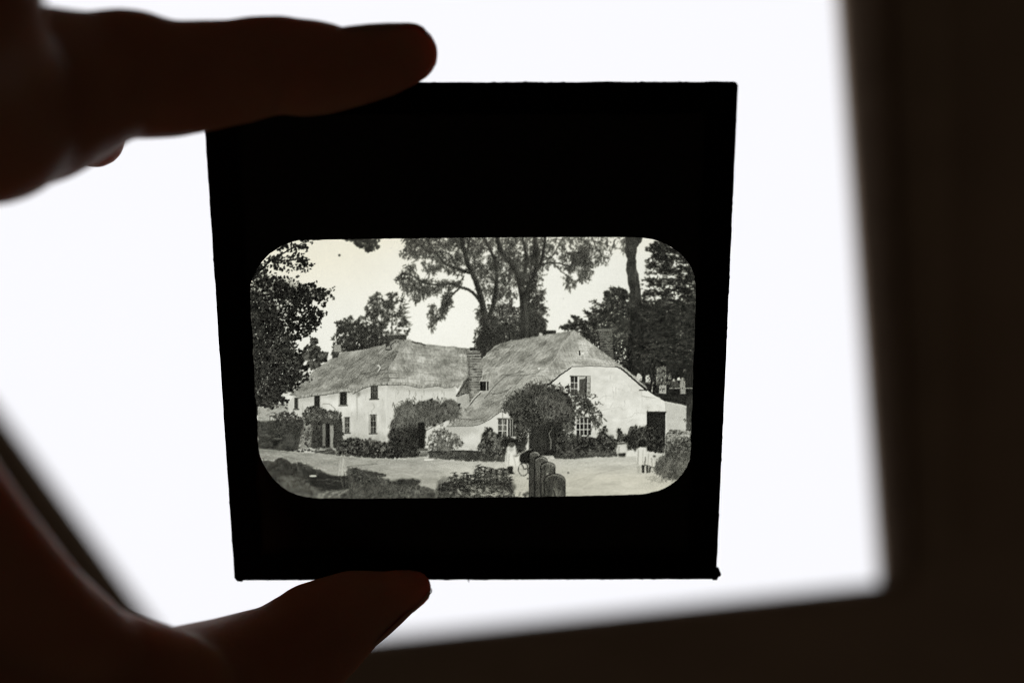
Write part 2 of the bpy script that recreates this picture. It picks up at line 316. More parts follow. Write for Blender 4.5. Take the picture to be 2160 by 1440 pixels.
    wr = np.vstack([T('D', 1465, 180), T('E', 100, 180, 400, 200, 690, 190, 720, 330, 770, 470, 720, 530, 400, 690, 400, 960), T('D', 1465, 960)])
    m = p.fill(wr, 216, .4); p.im += m * ((p.noise(30, 4, seed=71) - .5) * 30 - 14 * np.clip((gx - 900) / 70., 0, 1))
    p.stroke(T('D', 1465, 200, 1468, 830), 2.0, 2.0, 222, .6); p.stroke(T('D', 1155, 290, 1160, 560), 5, 2, 166, .6); p.fill(T('D', 1155, 280, 1195, 275, 1190, 330, 1165, 330), 120, 2.)
    p.fill(T('D', 1090, 520, 1270, 520, 1260, 760, 1120, 780), 186, 4., 2.5, .5); p.stroke(T('D', 960, 460, 968, 760), 1.5, 1.2, 150, .6)
    m = p.fill(T('E', 712, 330, 835, 300, 845, 415, 770, 480, 720, 470), 172, .5)
    def thatch(pts, tone, ang, n, seed, lo=-34, hi=34, length=7, cs=6):
        m = p.mask(pts, .5, .5, seed); p.put(m, tone)
        p.im += m * ((p.noise(22, 3, 1.8, seed=seed) - .5) * 30 + (p.noise(5, 2, 1.6, seed=seed + 1) - .5) * 22 + (p.noise(2.4, 1, 1.2, seed=seed + 2) - .5) * 34)
        wz_ = p.noise(13, 2, 2.2, seed=seed + 5); p.im += m * (26 * np.clip((wz_ - .55) * 5, 0, 1) - 22 * np.clip((.43 - wz_) * 5, 0, 1))
        b = p.im.copy(); p.strokes(m, int(n * 1.1), length * 1.5, ang, .2, 1.1, lo, hi * 1.1, .45); p.im = b * (1 - m) + p.im * m
        return m
    # west slope and hipped end
    west = np.vstack([T('D', 445, 315), T('A', 720, 1440, 910, 1312, 1000, 1262, 1240, 1225, 1450, 1175, 1589, 1130), T('B', 60, 1150, 225, 1128), T('D', 1560, 120, 1480, 205, 1460, 200, 1300, 215, 1190, 252, 1115, 298, 1090, 278, 1000, 275, 800, 305, 545, 342, 500, 325)])
    thatch(west, 134, 2.35, 2600, 80)
    p.put(p.mask(T('A', 905, 1320, 720, 1440, 640, 1640, 560, 1720, 900, 1520, 1100, 1280), 5.), 138, .25)
    p.put(p.mask(T('D', 500, 325, 800, 305, 1000, 275, 1080, 270, 1070, 235, 760, 260, 500, 270), 3.), 142, .5)
    p.put(p.mask(T('D', 1115, 295, 1190, 252, 1300, 215, 1460, 200, 1480, 205, 1500, 120, 1300, 150, 1160, 210), 3.), 150, .55)
    hip = np.vstack([T('B', 225, 1128, 330, 1165, 600, 1195, 850, 1217), T('E', 835, 140, 720, 252, 685, 210, 625, 232, 500, 212, 345, 232, 200, 205, 0, 202), T('D', 1480, 205, 1500, 160), T('B', 0, 1420, 90, 1280)])
    thatch(hip, 160, 1.2, 1500, 84, -36, 30, 6)
    p.limb(T('B', 225, 1128, 120, 1260, 20, 1420) , 4, 7, 150, a=.4)
    for pts in ([190, 1180, 380, 1215, 560, 1240, 820, 1262], [150, 1265, 400, 1290, 600, 1300, 825, 1310], [100, 1330, 350, 1370, 600, 1395, 830, 1405]): p.limb(T('B', *pts), 1.4, 1.0, 92, 2.0, .3)
    for pts in ([0, 60, 250, 75, 500, 95, 700, 110], [0, 135, 200, 140, 420, 165, 640, 180]): p.limb(T('E', *pts), 1.4, 1.1, 92, 2.0, .3)
    for pts in ([1180, 100, 1350, 60, 1500, 40], [1250, 130, 1400, 90, 1589, 80], [1400, 150, 1480, 130, 1589, 140]): p.limb(T('D', *pts), 1.2, 1., 90, 1.2, .7)
    for pts in ([1350, 1440, 1480, 1330, 1589, 1280], [1300, 1250, 1180, 1330, 1050, 1430]): p.limb(T('A', *pts), 1.2, 1., 84, 1.2, .4)
    p.limb(T('B', 250, 1150, 340, 1170, 390, 1185), 3, 1.5, 70, 1.5, .8)
    # eaves shadow
    for pts in ([545, 345, 800, 310, 1000, 282, 1085, 285], [1115, 302, 1195, 258, 1300, 222, 1460, 206, 1480, 208]): p.limb(T('D', *pts), 2.2, 2.2, 70, .8, .85)
    p.limb(T('E', 0, 208, 200, 211, 345, 238, 500, 218, 625, 238, 690, 214), 2.4, 2.0, 92, 1., .85)
    for k in range(60):
        x, y = T('E', rng.uniform(0, 690), 212)[0]; p.stroke([(x, y), (x - 1, y + rng.uniform(1, 5))], 1.2, .8, 140, .5)
    p.put(p.mask(T('E', 0, 205, 345, 235, 690, 215, 700, 270, 345, 285, 0, 255), 3.), 150, .5); p.put(p.mask(T('D', 545, 345, 1000, 282, 1085, 285, 1195, 258, 1460, 206, 1460, 250, 1195, 310, 1000, 330, 545, 390), 3.), 150, .45)
    for t, line in (('D', [545, 338, 800, 302, 1000, 272, 1085, 270]), ('D', [1115, 292, 1195, 246, 1300, 210, 1460, 195]), ('E', [0, 198, 200, 201, 345, 228, 500, 208, 625, 228, 690, 204])):
        q_ = T(t, *line); s_ = np.r_[0, np.cumsum(np.hypot(*np.diff(q_, axis=0).T))]
        p.limb(q_ - [0, 2.2], 5., 5., 164, 1.2, .5)
        for d_ in np.arange(0, s_[-1], 1.1):
            x, y = np.interp(d_, s_, q_[:, 0]), np.interp(d_, s_, q_[:, 1]); p.stroke([(x, y - 3), (x - .6, y + rng.uniform(-.5, 3.2))], 1.1, .8, rng.choice([96, 140, 172, 184]), .7)
    # chimneys of the left cottage
    p.fill(T('A', 915, 1182, 990, 1180, 995, 1255, 915, 1262), 150, .5); p.fill(T('A', 905, 1255, 975, 1255, 960, 1310, 905, 1320), 60, .6); p.stroke(T('A', 880, 1280, 1000, 1250), 1.4, 1.4, 90)
    p.fill(np.vstack([T('A', 1468, 1075, 1589, 1070), T('B', 190, 1075, 190, 1130, 110, 1135, 70, 1125, 0, 1190, -40, 1215), T('A', 1460, 1225)]), 62, .5, .4); p.leaves(p.mask(T('B', -40, 1075, 190, 1075, 190, 1135, -30, 1190), 1), 60, 2., 40, 100, 1.6, clump=6, thr=.4, seed=86)
    p.stroke(np.vstack([T('A', 1468, 1072), T('B', 190, 1070)]), 1.6, 1.6, 150); p.limb(np.vstack([T('A', 1462, 1220, 1510, 1215), T('B', 20, 1165, 80, 1128, 130, 1140)]), 4, 3.4, 132); p.limb(np.vstack([T('A', 1462, 1228, 1515, 1226), T('B', 25, 1180, 70, 1145)]), 1.4, 1.2, 50)
    # windows of the left cottage
    def window(t, x0, y0, x1, y1, cols, rows, frame=170, dark=34, fw=1.6, sill=True, lean=0., outer=True, bw=1.1, barv=None, pane_amp=14):
        p.fill(T(t, x0, y0, x1, y0 - lean, x1, y1 - lean * .3, x0, y1), dark, .4)
        for i in range(cols):
            for j in range(rows):
                a0, a1 = x0 + (x1 - x0) * i / cols, x0 + (x1 - x0) * (i + 1) / cols; b0, b1 = y0 + (y1 - y0) * j / rows, y0 + (y1 - y0) * (j + 1) / rows
                p.fill(T(t, a0 + 4, b0 + 4, a1 - 4, b0 + 4, a1 - 4, b1 - 4, a0 + 4, b1 - 4), dark + rng.uniform(-pane_amp, pane_amp * 1.4), .5)
        bt = frame if barv is None else barv
        for i in range(1, cols): x = x0 + (x1 - x0) * i / cols; p.stroke(T(t, x, y0, x, y1), bw, bw, bt, .9)
        for j in range(1, rows): y = y0 + (y1 - y0) * j / rows; p.stroke(T(t, x0, y, x1, y), bw, bw, bt, .9)
        if outer:
            p.stroke(T(t, x0, y0, x0, y1), fw, fw, frame); p.stroke(T(t, x1, y0, x1, y1), fw, fw, frame)
        p.stroke(T(t, x0, y0, x1, y0 - lean), 1.5, 1.5, 60, .8)
        if sill: p.stroke(T(t, x0 - 12, y1 + 6, x1 + 8, y1 + 4), 2.4, 2.2, 74)
    window('D', 503, 345, 540, 458, 1, 1, 120, 46, 1.2, True); window('D', 712, 322, 768, 445, 1, 1, 100, 38, 1.2, False); window('D', 978, 285, 1050, 418, 2, 1, 120, 36, 1.6, True, barv=60)
    window('D', 1302, 220, 1374, 352, 4, 2, 110, 56, 1.4, True, barv=118); window('D', 1028, 546, 1080, 708, 2, 3, 150, 50, 1.8, True, barv=160); window('D', 1296, 520, 1360, 712, 2, 3, 160, 48, 2.2, True, barv=178)
    p.stroke(T('D', 1282, 520, 1284, 715), 2, 2, 140, .7); p.stroke(T('D', 1018, 546, 1020, 708), 1.6, 1.6, 140, .7); p.stroke(T('D', 968, 285, 968, 420), 1.8, 1.8, 150, .7)
    p.limb(T('D', 800, 405, 870, 408, 920, 450, 935, 480), 1.0, 1.0, 110, .3, .8); p.stroke(T('D', 588, 410, 588, 540), 1, 1, 150, .7)
    # creeper and porch of the left cottage
    p.fill(T('D', 590, 600, 690, 580, 760, 600, 760, 860, 560, 880), 132, 1., 1., .9); p.fill(T('D', 690, 580, 1000, 560, 1000, 870, 690, 870), 48, 1.5, 1.)
    p.fill(T('D', 795, 620, 830, 615, 832, 850, 800, 850), 112, .6, .4); p.fill(T('D', 872, 615, 915, 640, 912, 870, 880, 868), 146, .6, .4); p.fill(T('D', 835, 610, 870, 610, 872, 855, 838, 850), 24, .6)
    p.fill(T('D', 95, 590, 470, 580, 590, 560, 600, 640, 540, 900, 130, 890), 56, 1.5, 1.)
    p.im += p.mask(T('D', 95, 590, 300, 580, 300, 890, 130, 885)) * (p.noise(4, 2, 1.6, seed=64) - .45) * 60
    lv = lambda t, pts, n, size, lo, hi, thr=.42, seed=0, asp=2., soft=1.2, clump=9, **k: p.leaves(p.mask(T(t, *pts), soft, 1., seed), n, size, lo, hi, asp, clump=clump, thr=thr, seed=seed, **k)
    lv('D', [290, 520, 400, 490, 480, 520, 600, 540, 590, 640, 500, 690, 470, 760, 560, 860, 700, 900, 560, 910, 300, 900, 330, 700], 560, 2.6, 26, 92, .38, 90)
    lv('D', [590, 520, 640, 440, 720, 425, 790, 450, 840, 480, 930, 480, 985, 530, 1005, 640, 1010, 800, 950, 840, 920, 640, 860, 600, 780, 610, 760, 700, 790, 860, 700, 870, 690, 620, 620, 620], 680, 2.8, 24, 84, .36, 91)
    lv('D', [590, 500, 640, 440, 720, 425, 790, 450, 840, 480, 930, 480, 985, 530, 980, 590, 850, 580, 760, 590, 620, 600], 260, 2.6, 44, 112, .42, 92)
    lv('D', [580, 640, 700, 640, 750, 740, 740, 860, 580, 860], 90, 2.4, 34, 80, .5, 93); lv('D', [480, 700, 560, 620, 560, 780, 500, 790], 60, 2.4, 30, 70, .4, 94)
    lv('D', [460, 510, 500, 480, 520, 560, 470, 600], 50, 2.4, 40, 90, .35, 95); lv('D', [970, 500, 990, 500, 1000, 620, 980, 620], 30, 2., 40, 80, .3, 96)
    p.stroke(T('D', 265, 800, 340, 795), 2.5, 2.5, 30); p.fill(T('D', 270, 800, 330, 798, 320, 850, 285, 850), 26, .6); p.stroke(T('D', 282, 850, 280, 900), 1.6, 1.6, 24); p.stroke(T('D', 280, 768, 370, 766), 1.8, 1.4, 130, .8)
    # ---- right cottage: walls
    low = np.vstack([T('E', 405, 690, 640, 640, 720, 630, 880, 625, 1000, 590, 1130, 510, 1250, 420, 1589, 200), T('F', 200, 160, 420, -10, 900, -10, 960, 40, 1200, 250, 1310, 330, 1400, 380, 1630, 430, 1630, 930, 0, 960), T('E', 410, 930)])
    m = p.fill(low, 222, .4); p.im += m * ((p.noise(34, 4, seed=72) - .5) * 40 - 20 * np.clip((1060 - gx) / 120., 0, 1)); p.im += m * (gx > 1250) * (p.noise(9, 3, 1.5, seed=73) - .5) * 30
    p.fill(T('E', 400, 682, 715, 528, 640, 600, 615, 640, 480, 690, 410, 688), 214, .5); p.stroke(T('E', 398, 680, 560, 600, 720, 524), 1.6, 1.4, 105)
    p.fill(T('E', 405, 690, 480, 690, 640, 650, 660, 700, 600, 700), 168, 2.5, 0, .6); p.put(p.mask(T('E', 640, 650, 880, 640, 960, 700, 720, 760), 4.), 176, .7); p.stroke(T('E', 655, 650, 660, 880), 1.2, 1.2, 172, .6)
    p.fill(T('F', 1160, 250, 1310, 330, 1380, 372, 1250, 335, 1165, 320), 232, .8); p.stroke(T('F', 1165, 325, 1300, 345), 1.4, 1., 150, .8); p.stroke(T('F', 1160, 270, 1165, 450), 1.2, 1, 176, .6); p.stroke(T('F', 1405, 385, 1412, 490), 1.6, 1.2, 160, .7)
    p.fill(T('F', 1412, 390, 1628, 432, 1625, 700, 1425, 690), 188, .5, 0, .8); p.im += p.mask(T('F', 1412, 390, 1628, 432, 1625, 700, 1425, 690)) * (p.noise(8, 3, seed=75) - .5) * 22
    p.stroke(T('F', 1405, 382, 1630, 432), 1.4, 1.2, 214)
    for pts in ([700, 380, 760, 330, 850, 320], [720, 480, 900, 440, 980, 470], [950, 560, 1050, 540, 1100, 500, 1210, 505], [830, 440, 860, 400], [1010, 600, 1080, 560]): p.limb(T('F', *pts), 1.3, .9, 186, 1., .6)
    p.stroke(T('F', 1135, 262, 1190, 262), 2.4, 2., 96); p.stroke(T('F', 1415, 690, 1412, 830), 2.4, 2.4, 206)
    p.fill(T('F', 1630, 330, 1760, 330, 1760, 720, 1630, 700), 56, 1., .6); lv('F', [1610, 560, 1740, 540, 1740, 700, 1640, 700], 60, 2.4, 50, 120, .4, 76)
    # roof: side slope, hipped end, verge
    slope = np.vstack([T('B', 950, 1400, 960, 1350, 1010, 1290, 1120, 1185, 1250, 1142, 1450, 1110), T('C', 0, 1100, 250, 1062, 445, 1030, 400, 1100, 330, 1180, 250, 1340, 110, 1440), T('F', 0, 225), T('E', 1400, 340, 1190, 470, 1130, 510, 1000, 592, 880, 628, 720, 634, 605, 636, 645, 590, 720, 525, 850, 410, 970, 275, 965, 160)])
    thatch(slope, 146, 2.45, 3200, 100, -40, 38, 8)
    p.put(p.mask(T('E', 605, 636, 720, 634, 880, 628, 1000, 592, 1130, 510, 1190, 470, 1150, 400, 960, 500, 720, 560), 4.), 150, .5); p.put(p.mask(T('E', 1100, 130, 1250, 60, 1400, 60, 1200, 220, 1000, 350, 860, 430, 970, 280), 6.), 148, .4)
    end = np.vstack([T('C', 445, 1028, 475, 1040, 860, 1332, 1000, 1432), T('F', 1215, 230, 1222, 262, 1190, 238, 1000, 90, 900, 18, 870, 14, 700, 4, 450, 4, 380, 42, 190, 192, 60, 260, 0, 225), T('C', 110, 1440, 250, 1340, 330, 1180)])
    thatch(end, 166, 1.15, 1700, 104, -34, 30, 6)
    p.limb(T('C', 460, 1032, 390, 1110, 320, 1200, 240, 1345, 120, 1440), 3., 4., 168, 1., .5)
    for pts in ([400, 1100, 470, 1110, 560, 1125], [360, 1160, 480, 1175, 620, 1190], [310, 1230, 420, 1245, 560, 1240, 700, 1250], [270, 1290, 450, 1300, 640, 1310, 800, 1330], [240, 1350, 420, 1360, 600, 1360]): p.limb(T('C', *pts), 1.2, 1., 108, 1.6, .3)
    for pts in ([0, 40, 200, 50, 390, 30], [0, 115, 150, 110, 300, 80]): p.limb(T('F', *pts), 1.2, 1., 108, 1.6, .3)
    for pts in ([1180, 100, 1350, 110, 1540, 90], [1050, 300, 1180, 290, 1340, 200], [720, 560, 900, 570, 1010, 540]): p.limb(T('E', *pts), 1.4, 1., 80, 1.2, .7)
    p.limb(T('E', 1000, 350, 1180, 150, 1300, 90, 1420, 70), 1.6, 1.2, 86, 1.2, .6); p.limb(T('E', 1200, 330, 1300, 230, 1370, 190), 2.4, 2, 176, 1., .6)
    p.limb(T('F', 1210, 262, 1100, 170, 1000, 80, 930, 30, 880, 14), 3.5, 1.8, 34); p.limb(T('F', 120, 230, 200, 192, 300, 110, 420, 28), 3.0, 1.8, 46); p.limb(T('F', 430, 14, 560, 10, 700, 10, 880, 18), 1.8, 1.6, 116, 1.)
    p.limb(T('E', 605, 640, 720, 638, 880, 633, 1000, 597, 1130, 516, 1190, 476), 1.8, 1.8, 96, .8, .85); p.fill(T('C', 505, 1245, 515, 1240, 520, 1290, 508, 1290), 50, .4); p.fill(T('C', 528, 1260, 560, 1262, 555, 1282, 530, 1278), 232, .5)
    # junction, brick stack, dormer
    thatch(T('E', 708, 320, 790, 170, 840, 120, 850, 285, 790, 300), 112, 2.3, 140, 110)
    p.limb(T('E', 708, 322, 770, 240, 835, 130), 1.8, 1.5, 60); p.limb(T('E', 715, 325, 790, 303, 845, 292), 1.8, 1.6, 56)
    bricks(T('E', 818, -120, 965, -130, 985, 60, 970, 190, 965, 270, 915, 350, 850, 410, 838, 250, 840, 60), 122, 190, 5.4, 11, 34, 5)
    p.put(p.mask(T('E', 820, -100, 850, -100, 865, 400, 838, 400), 1.5), 60, .4)
    p.fill(T('B', 848, 1208, 940, 1212, 940, 1245, 850, 1245), 66, .5); p.fill(T('B', 812, 1250, 955, 1245, 955, 1268, 820, 1275), 122, .5); p.stroke(T('B', 815, 1275, 955, 1270), 1.3, 1.3, 60)
    thatch(T('E', 950, 180, 985, 110, 1050, 80, 1150, 100, 1080, 150, 1050, 172), 150, 1.8, 90, 112)
    window('E', 962, 176, 1046, 268, 2, 1, 60, 34, 1., False, outer=False); p.stroke(T('E', 1024, 178, 1024, 262), 2.0, 2.0, 205); p.stroke(T('E', 985, 180, 990, 265), 1.8, 1.4, 84)
    p.limb(T('E', 850, 412, 900, 340, 968, 272), 3.6, 3., 186); p.limb(T('E', 848, 420, 900, 352, 965, 290), 1.4, 1.2, 50)
    # windows and doors of the right cottage
    window('F', 412, 120, 500, 310, 2, 3, 232, 58, 2.0, False, barv=224, bw=1.5, pane_amp=20); p.fill(T('F', 488, 120, 508, 120, 508, 310, 488, 310), 226, .5); p.stroke(T('F', 408, 112, 622, 118), 1.6, 1.6, 120)
    p.fill(T('F', 508, 122, 580, 122, 576, 330, 510, 310), 84, .5); p.strokes(p.mask(T('F', 508, 140, 576, 140, 574, 320, 510, 310)), 60, 10, 1.57, .1, 1., -24, 24, .6); p.fill(T('F', 508, 122, 585, 126, 560, 142, 510, 152), 196, .6)
    p.fill(T('F', 582, 125, 622, 130, 618, 335, 578, 325), 164, .5); p.stroke(T('F', 580, 122, 576, 330), 2., 2., 34); [p.stroke(T('F', 584, y, 620, y + 2), 1.1, 1.1, 96) for y in (190, 235, 280)]; p.stroke(T('F', 622, 130, 618, 335), 1., 1., 100)
    window('F', 472, 550, 634, 735, 4, 3, 226, 34, 2.2, False, barv=218, bw=1.7); p.fill(T('F', 634, 550, 652, 552, 654, 740, 634, 738), 216, .5); p.stroke(T('F', 650, 560, 686, 750), 1, 1, 150, .5)
    p.fill(T('F', 475, 555, 510, 580, 480, 605), 190, 1., 0, .8)
    window('E', 1140, 562, 1240, 752, 2, 3, 214, 70, 2., False, barv=214, bw=1.8, pane_amp=24); p.fill(T('E', 1205, 570, 1225, 570, 1205, 700, 1190, 700), 170, 1., 0, .8); window('E', 1246, 565, 1322, 750, 3, 1, 190, 62, 1.6, False, barv=196, pane_amp=22); p.stroke(T('E', 1135, 555, 1330, 552), 1.6, 1.6, 150)
    p.stroke(T('E', 1190, 480, 1194, 555), 1.5, 1.5, 120)
    p.fill(T('F', -20, 560, 190, 560, 180, 955, -20, 955), 46, .8); p.fill(T('E', 1470, 590, 1589, 560, 1589, 920, 1490, 900), 44, 1.); p.strokes(p.mask(T('F', -10, 600, 170, 600, 170, 940, -10, 940)), 160, 14, 1.57, .05, 1., -14, 16, .5)
    p.fill(T('F', 1216, 485, 1412, 490, 1406, 880, 1218, 870), 30, .5); p.strokes(p.mask(T('F', 1225, 500, 1400, 500, 1400, 860, 1225, 860)), 80, 14, 1.57, .05, 1., -8, 14, .5); p.stroke(T('F', 1214, 488, 1416, 492), 2., 2., 60)
    for k in range(46):
        t, x, y = (('F', rng.uniform(660, 1400), rng.uniform(60, 500)), ('D', rng.uniform(780, 1450), rng.uniform(300, 600)), ('E', rng.uniform(20, 680), rng.uniform(230, 330)))[k % 3]
        (a0, b0), = T(t, x, y); L_ = rng.uniform(6, 22); ti = p.im[int(b0), int(a0)]
        if ti > 165: p.limb([(a0, b0), (a0 + rng.normal(0, 1), b0 + L_ / 2), (a0 + rng.normal(0, 1.5), b0 + L_)], rng.uniform(1.2, 3.5), 1., ti - rng.uniform(14, 40), .6, .4)
    for t, pts in (('F', [640, 700, 1210, 640, 1210, 760, 640, 780]), ('D', [1000, 720, 1500, 740, 1500, 840, 1000, 800]), ('E', [660, 840, 960, 830, 960, 900, 660, 900])):
        mk_ = p.mask(T(t, *pts), 5.); p.im -= mk_ * (p.im > 150) * (18 + 40 * (p.noise(8, 3, seed=77) - .5))
    # ---- planting by the cottages
    def bush(t, pts, n, size, lo, hi, base, seed, thr=.36, **k):
        p.fill(T(t, *pts), base - 10, 2.2, 2.2, .85, seed); lv(t, pts, n, size, lo, hi, thr, seed, **k)
        mm = p.mask(T(t, *pts), 1.5, 1.5, seed + 3)
        p.leaves(mm, int(n * .34), size * 1.1, max(lo - 8, 14), lo + 6, 1.8, clump=8, thr=.54, seed=seed + 200, hard=12.); p.leaves(mm, int(n * .11), size * .8, hi - 10, hi + 42, 2., clump=7, thr=.56, seed=seed + 210, hard=12.)
    bush('E', [1210, 430, 1290, 350, 1420, 290, 1500, 235, 1600, 220, 1620, 620, 1480, 640, 1440, 820, 1400, 860, 1330, 800, 1330, 600, 1260, 520], 600, 2.6, 26, 104, 56, 120)
    bush('F', [-10, 230, 130, 205, 220, 245, 330, 250, 400, 330, 440, 420, 470, 540, 460, 600, 440, 700, 350, 720, 330, 900, 250, 960, 230, 700, 170, 620, 0, 570], 950, 2.7, 26, 108, 58, 121)
    p.sprays(p.mask(T('F', -20, 240, 130, 200, 330, 250, 440, 420, 420, 560, 100, 540), 2.), 260, 11, 1.5, .7, 60, 128, .1, 1.3, .7); p.sprays(p.mask(T('E', 1220, 430, 1290, 340, 1500, 225, 1560, 300, 1300, 500), 3.), 140, 9, -.6, 1.2, 40, 100, .1, 1.5)
    lv('F', [360, 230, 400, 210, 410, 290, 470, 300, 540, 340, 620, 370, 660, 430, 690, 445, 640, 480, 660, 520, 700, 590, 740, 630, 700, 650, 640, 570, 560, 545, 470, 540, 420, 430, 380, 330], 420, 2.8, 28, 104, .42, 122)
    lv('F', [60, 300, 330, 290, 420, 420, 300, 470, 100, 420], 200, 4, 60, 112, .5, 123, asp=4., ang=1.4, spread=.4)
    p.fill(T('F', 160, 590, 330, 600, 330, 960, 165, 955), 34, 2., 1.); p.leaves(p.mask(T('F', 150, 560, 340, 580, 340, 960, 160, 955), 2.), 170, 2.8, 22, 76, 2., clump=9, thr=.42, seed=128); p.sprays(p.mask(T('E', 1180, 480, 1230, 400, 1330, 320, 1480, 215, 1560, 200, 1500, 260, 1300, 400, 1240, 500), 2.), 150, 10, -.7, 1.0, 46, 110, .15, 1.7); p.sprays(p.mask(T('F', 400, 200, 560, 300, 700, 440, 760, 650, 640, 640, 600, 480, 440, 330), 4.), 120, 9, .8, 1.0, 40, 104, .15, 1.7); p.sprays(p.mask(T('F', -20, 215, 200, 190, 330, 225, 330, 260, -20, 260), 2.), 90, 8, -1.2, .8, 50, 110, .15, 1.5)
    p.limb(T('F', 205, 880, 210, 800, 190, 720, 215, 680), 2.2, 1.2, 120); p.limb(T('F', 255, 960, 258, 800, 240, 640), 4, 3, 28); p.fill(T('F', 110, 950, 232, 952, 230, 972, 120, 972), 186, .7)
    bush('F', [255, 760, 330, 720, 480, 740, 600, 745, 690, 760, 720, 710, 790, 630, 800, 680, 780, 740, 850, 740, 900, 800, 900, 950, 700, 960, 400, 985, 250, 975], 880, 2.7, 24, 104, 44, 124)
    lv('F', [260, 900, 900, 890, 900, 960, 600, 970, 400, 985, 250, 978], 260, 2.2, 66, 116, .42, 125)
    bush('F', [910, 700, 930, 670, 960, 740, 1040, 700, 1050, 645, 1100, 630, 1120, 670, 1200, 640, 1290, 650, 1360, 700, 1400, 820, 1390, 910, 1200, 900, 1000, 880, 900, 850], 620, 2.8, 24, 96, 42, 126)
    p.leaves(p.mask(T('F', 300, 650, 900, 700, 900, 900, 300, 950)), 26, 1.2, 200, 240, 1.2, seed=127, thr=.3)
    # weeping shrub over the dark doorway
    shr = [20, 660, 50, 560, 90, 480, 130, 425, 180, 385, 215, 378, 260, 420, 310, 400, 370, 375, 430, 362, 490, 372, 550, 405, 600, 370, 650, 355, 710, 385, 755, 440, 740, 500, 690, 535, 620, 565, 540, 600, 460, 640, 390, 650, 380, 880, 300, 880, 300, 960, 20, 960]
    bush('E', shr, 820, 2.6, 30, 104, 66, 130)
    for ang0, pts in ((2.3, [20, 640, 90, 470, 200, 380, 300, 420, 260, 560, 120, 640]), (1.6, [280, 420, 430, 370, 560, 400, 560, 580, 300, 590]), (.9, [540, 410, 650, 360, 755, 440, 740, 510, 620, 560])): p.sprays(p.mask(T('E', *pts), 2.), 150, 14, ang0, .35, 70, 142, .12, 1.3, .7)
    p.leaves(p.mask(T('E', 60, 430, 200, 385, 560, 380, 740, 420, 720, 510, 480, 590, 250, 600, 60, 600), 2), 420, 5.5, 56, 128, 5., 1.45, .35, clump=12, thr=.44, seed=131, a=.7)
    for k in range(34):
        x = rng.uniform(60, 760); top = 395 + 30 * math.sin(x * .02); d = rng.choice([-1, 1]) * rng.uniform(20, 60)
        p.limb(T('E', x, top + 25, x + d * .5, top - rng.uniform(5, 50), x + d, top + rng.uniform(-20, 30)), 1.0, .8, rng.uniform(70, 120), .2, .75)
    p.fill(T('E', 305, 605, 378, 600, 376, 868, 312, 872), 22, 1.)
    bush('E', [15, 720, 60, 680, 180, 650, 290, 680, 310, 760, 290, 840, 330, 930, 280, 960, 20, 960, -20, 860], 620, 2.5, 26, 76, 42, 132)
    p.fill(T('E', 300, 880, 412, 870, 412, 905, 315, 905), 84, .8); p.stroke(T('E', 320, 915, 412, 912), 1.5, 1.5, 40); p.fill(T('E', 330, 925, 412, 920, 410, 960, 300, 965), 100, 1.)
    # hedge and the bushes of the lean-to
    bush('D', [940, 850, 990, 830, 1040, 790, 1080, 775, 1170, 775, 1270, 785, 1300, 765, 1330, 800, 1420, 810, 1500, 825, 1560, 880, 1560, 970, 1400, 975, 1200, 965, 950, 940], 640, 2.6, 20, 118, 46, 133)
    p.fill(T('D', 720, 885, 900, 875, 940, 900, 940, 945, 720, 920), 58, 1.5, 1.); p.stroke(T('D', 735, 893, 830, 884), 2.2, 1.8, 150); p.stroke(T('D', 815, 912, 900, 902), 1.6, 1.4, 120)
    p.fill(T('E', 410, 905, 640, 900, 940, 902, 1220, 930, 1225, 1010, 900, 1010, 640, 995, 430, 975), 66, 1.6, 1.2); lv('E', [410, 900, 640, 900, 1220, 930, 1225, 1015, 900, 1015, 430, 980], 520, 2.3, 34, 108, .42, 134)
    p.limb(T('E', 420, 905, 560, 905, 750, 898, 960, 906, 1100, 905), 2., 3., 34, 1.2)
    for k in range(46):
        a = rng.uniform(-1, 1); L = rng.uniform(.7, 1.); x0, y0 = T('E', 590 + a * 60, 895)[0]; x1, y1 = T('E', 590 + a * 165, 895 - 210 * L + abs(a) * 60)[0]
        p.limb([(x0, y0), ((x0 + x1) / 2 - a * 3, (y0 + y1) / 2 - 4), (x1, y1)], 1.2, .9, rng.choice([54, 70, 120, 140]), .4, .8)
    p.leaves(p.mask(T('E', 410, 760, 480, 690, 560, 660, 650, 700, 740, 760, 785, 830, 720, 870, 680, 900, 440, 900, 405, 840), 2.5), 400, 2.8, 40, 140, 2.6, clump=8, thr=.44, seed=135)
    bush('E', [935, 860, 980, 800, 1000, 720, 1020, 660, 1060, 650, 1090, 700, 1130, 715, 1190, 740, 1200, 860, 1230, 930, 1200, 960, 980, 930], 430, 2.7, 30, 132, 64, 136)
    bush('E', [1190, 760, 1260, 740, 1300, 780, 1420, 760, 1450, 850, 1420, 900, 1300, 950, 1220, 940], 160, 2.6, 24, 70, 40, 137)
    p.leaves(p.mask(T('E', 1360, 660, 1500, 640, 1500, 760, 1360, 800)), 10, 1.3, 200, 240, 1.2, seed=138, thr=.3)
    # ---- the lane
    road = np.vstack([T('D', 60, 875, 280, 885, 420, 905, 600, 915, 740, 925, 950, 950, 1200, 968, 1400, 980, 1589, 985), T('E', 300, 965, 440, 975, 640, 995, 900, 1018, 1220, 1016, 1500, 1010), T('F', 0, 975, 240, 978, 420, 985, 600, 972, 900, 962, 1100, 950, 1420, 925, 1420, 1000, 1330, 1060, 1300, 1120, 1420, 1160, 1640, 1180, 1640, 1500), T('D', 60, 1500)])
    m = p.mask(road, .9, .5); tone = 148 + 44 * np.clip((gx - 600) / 480., 0, 1) + 14 * np.clip((gx - 1150) / 250., 0, 1) * np.clip((gy - 950) / 60., 0, 1)
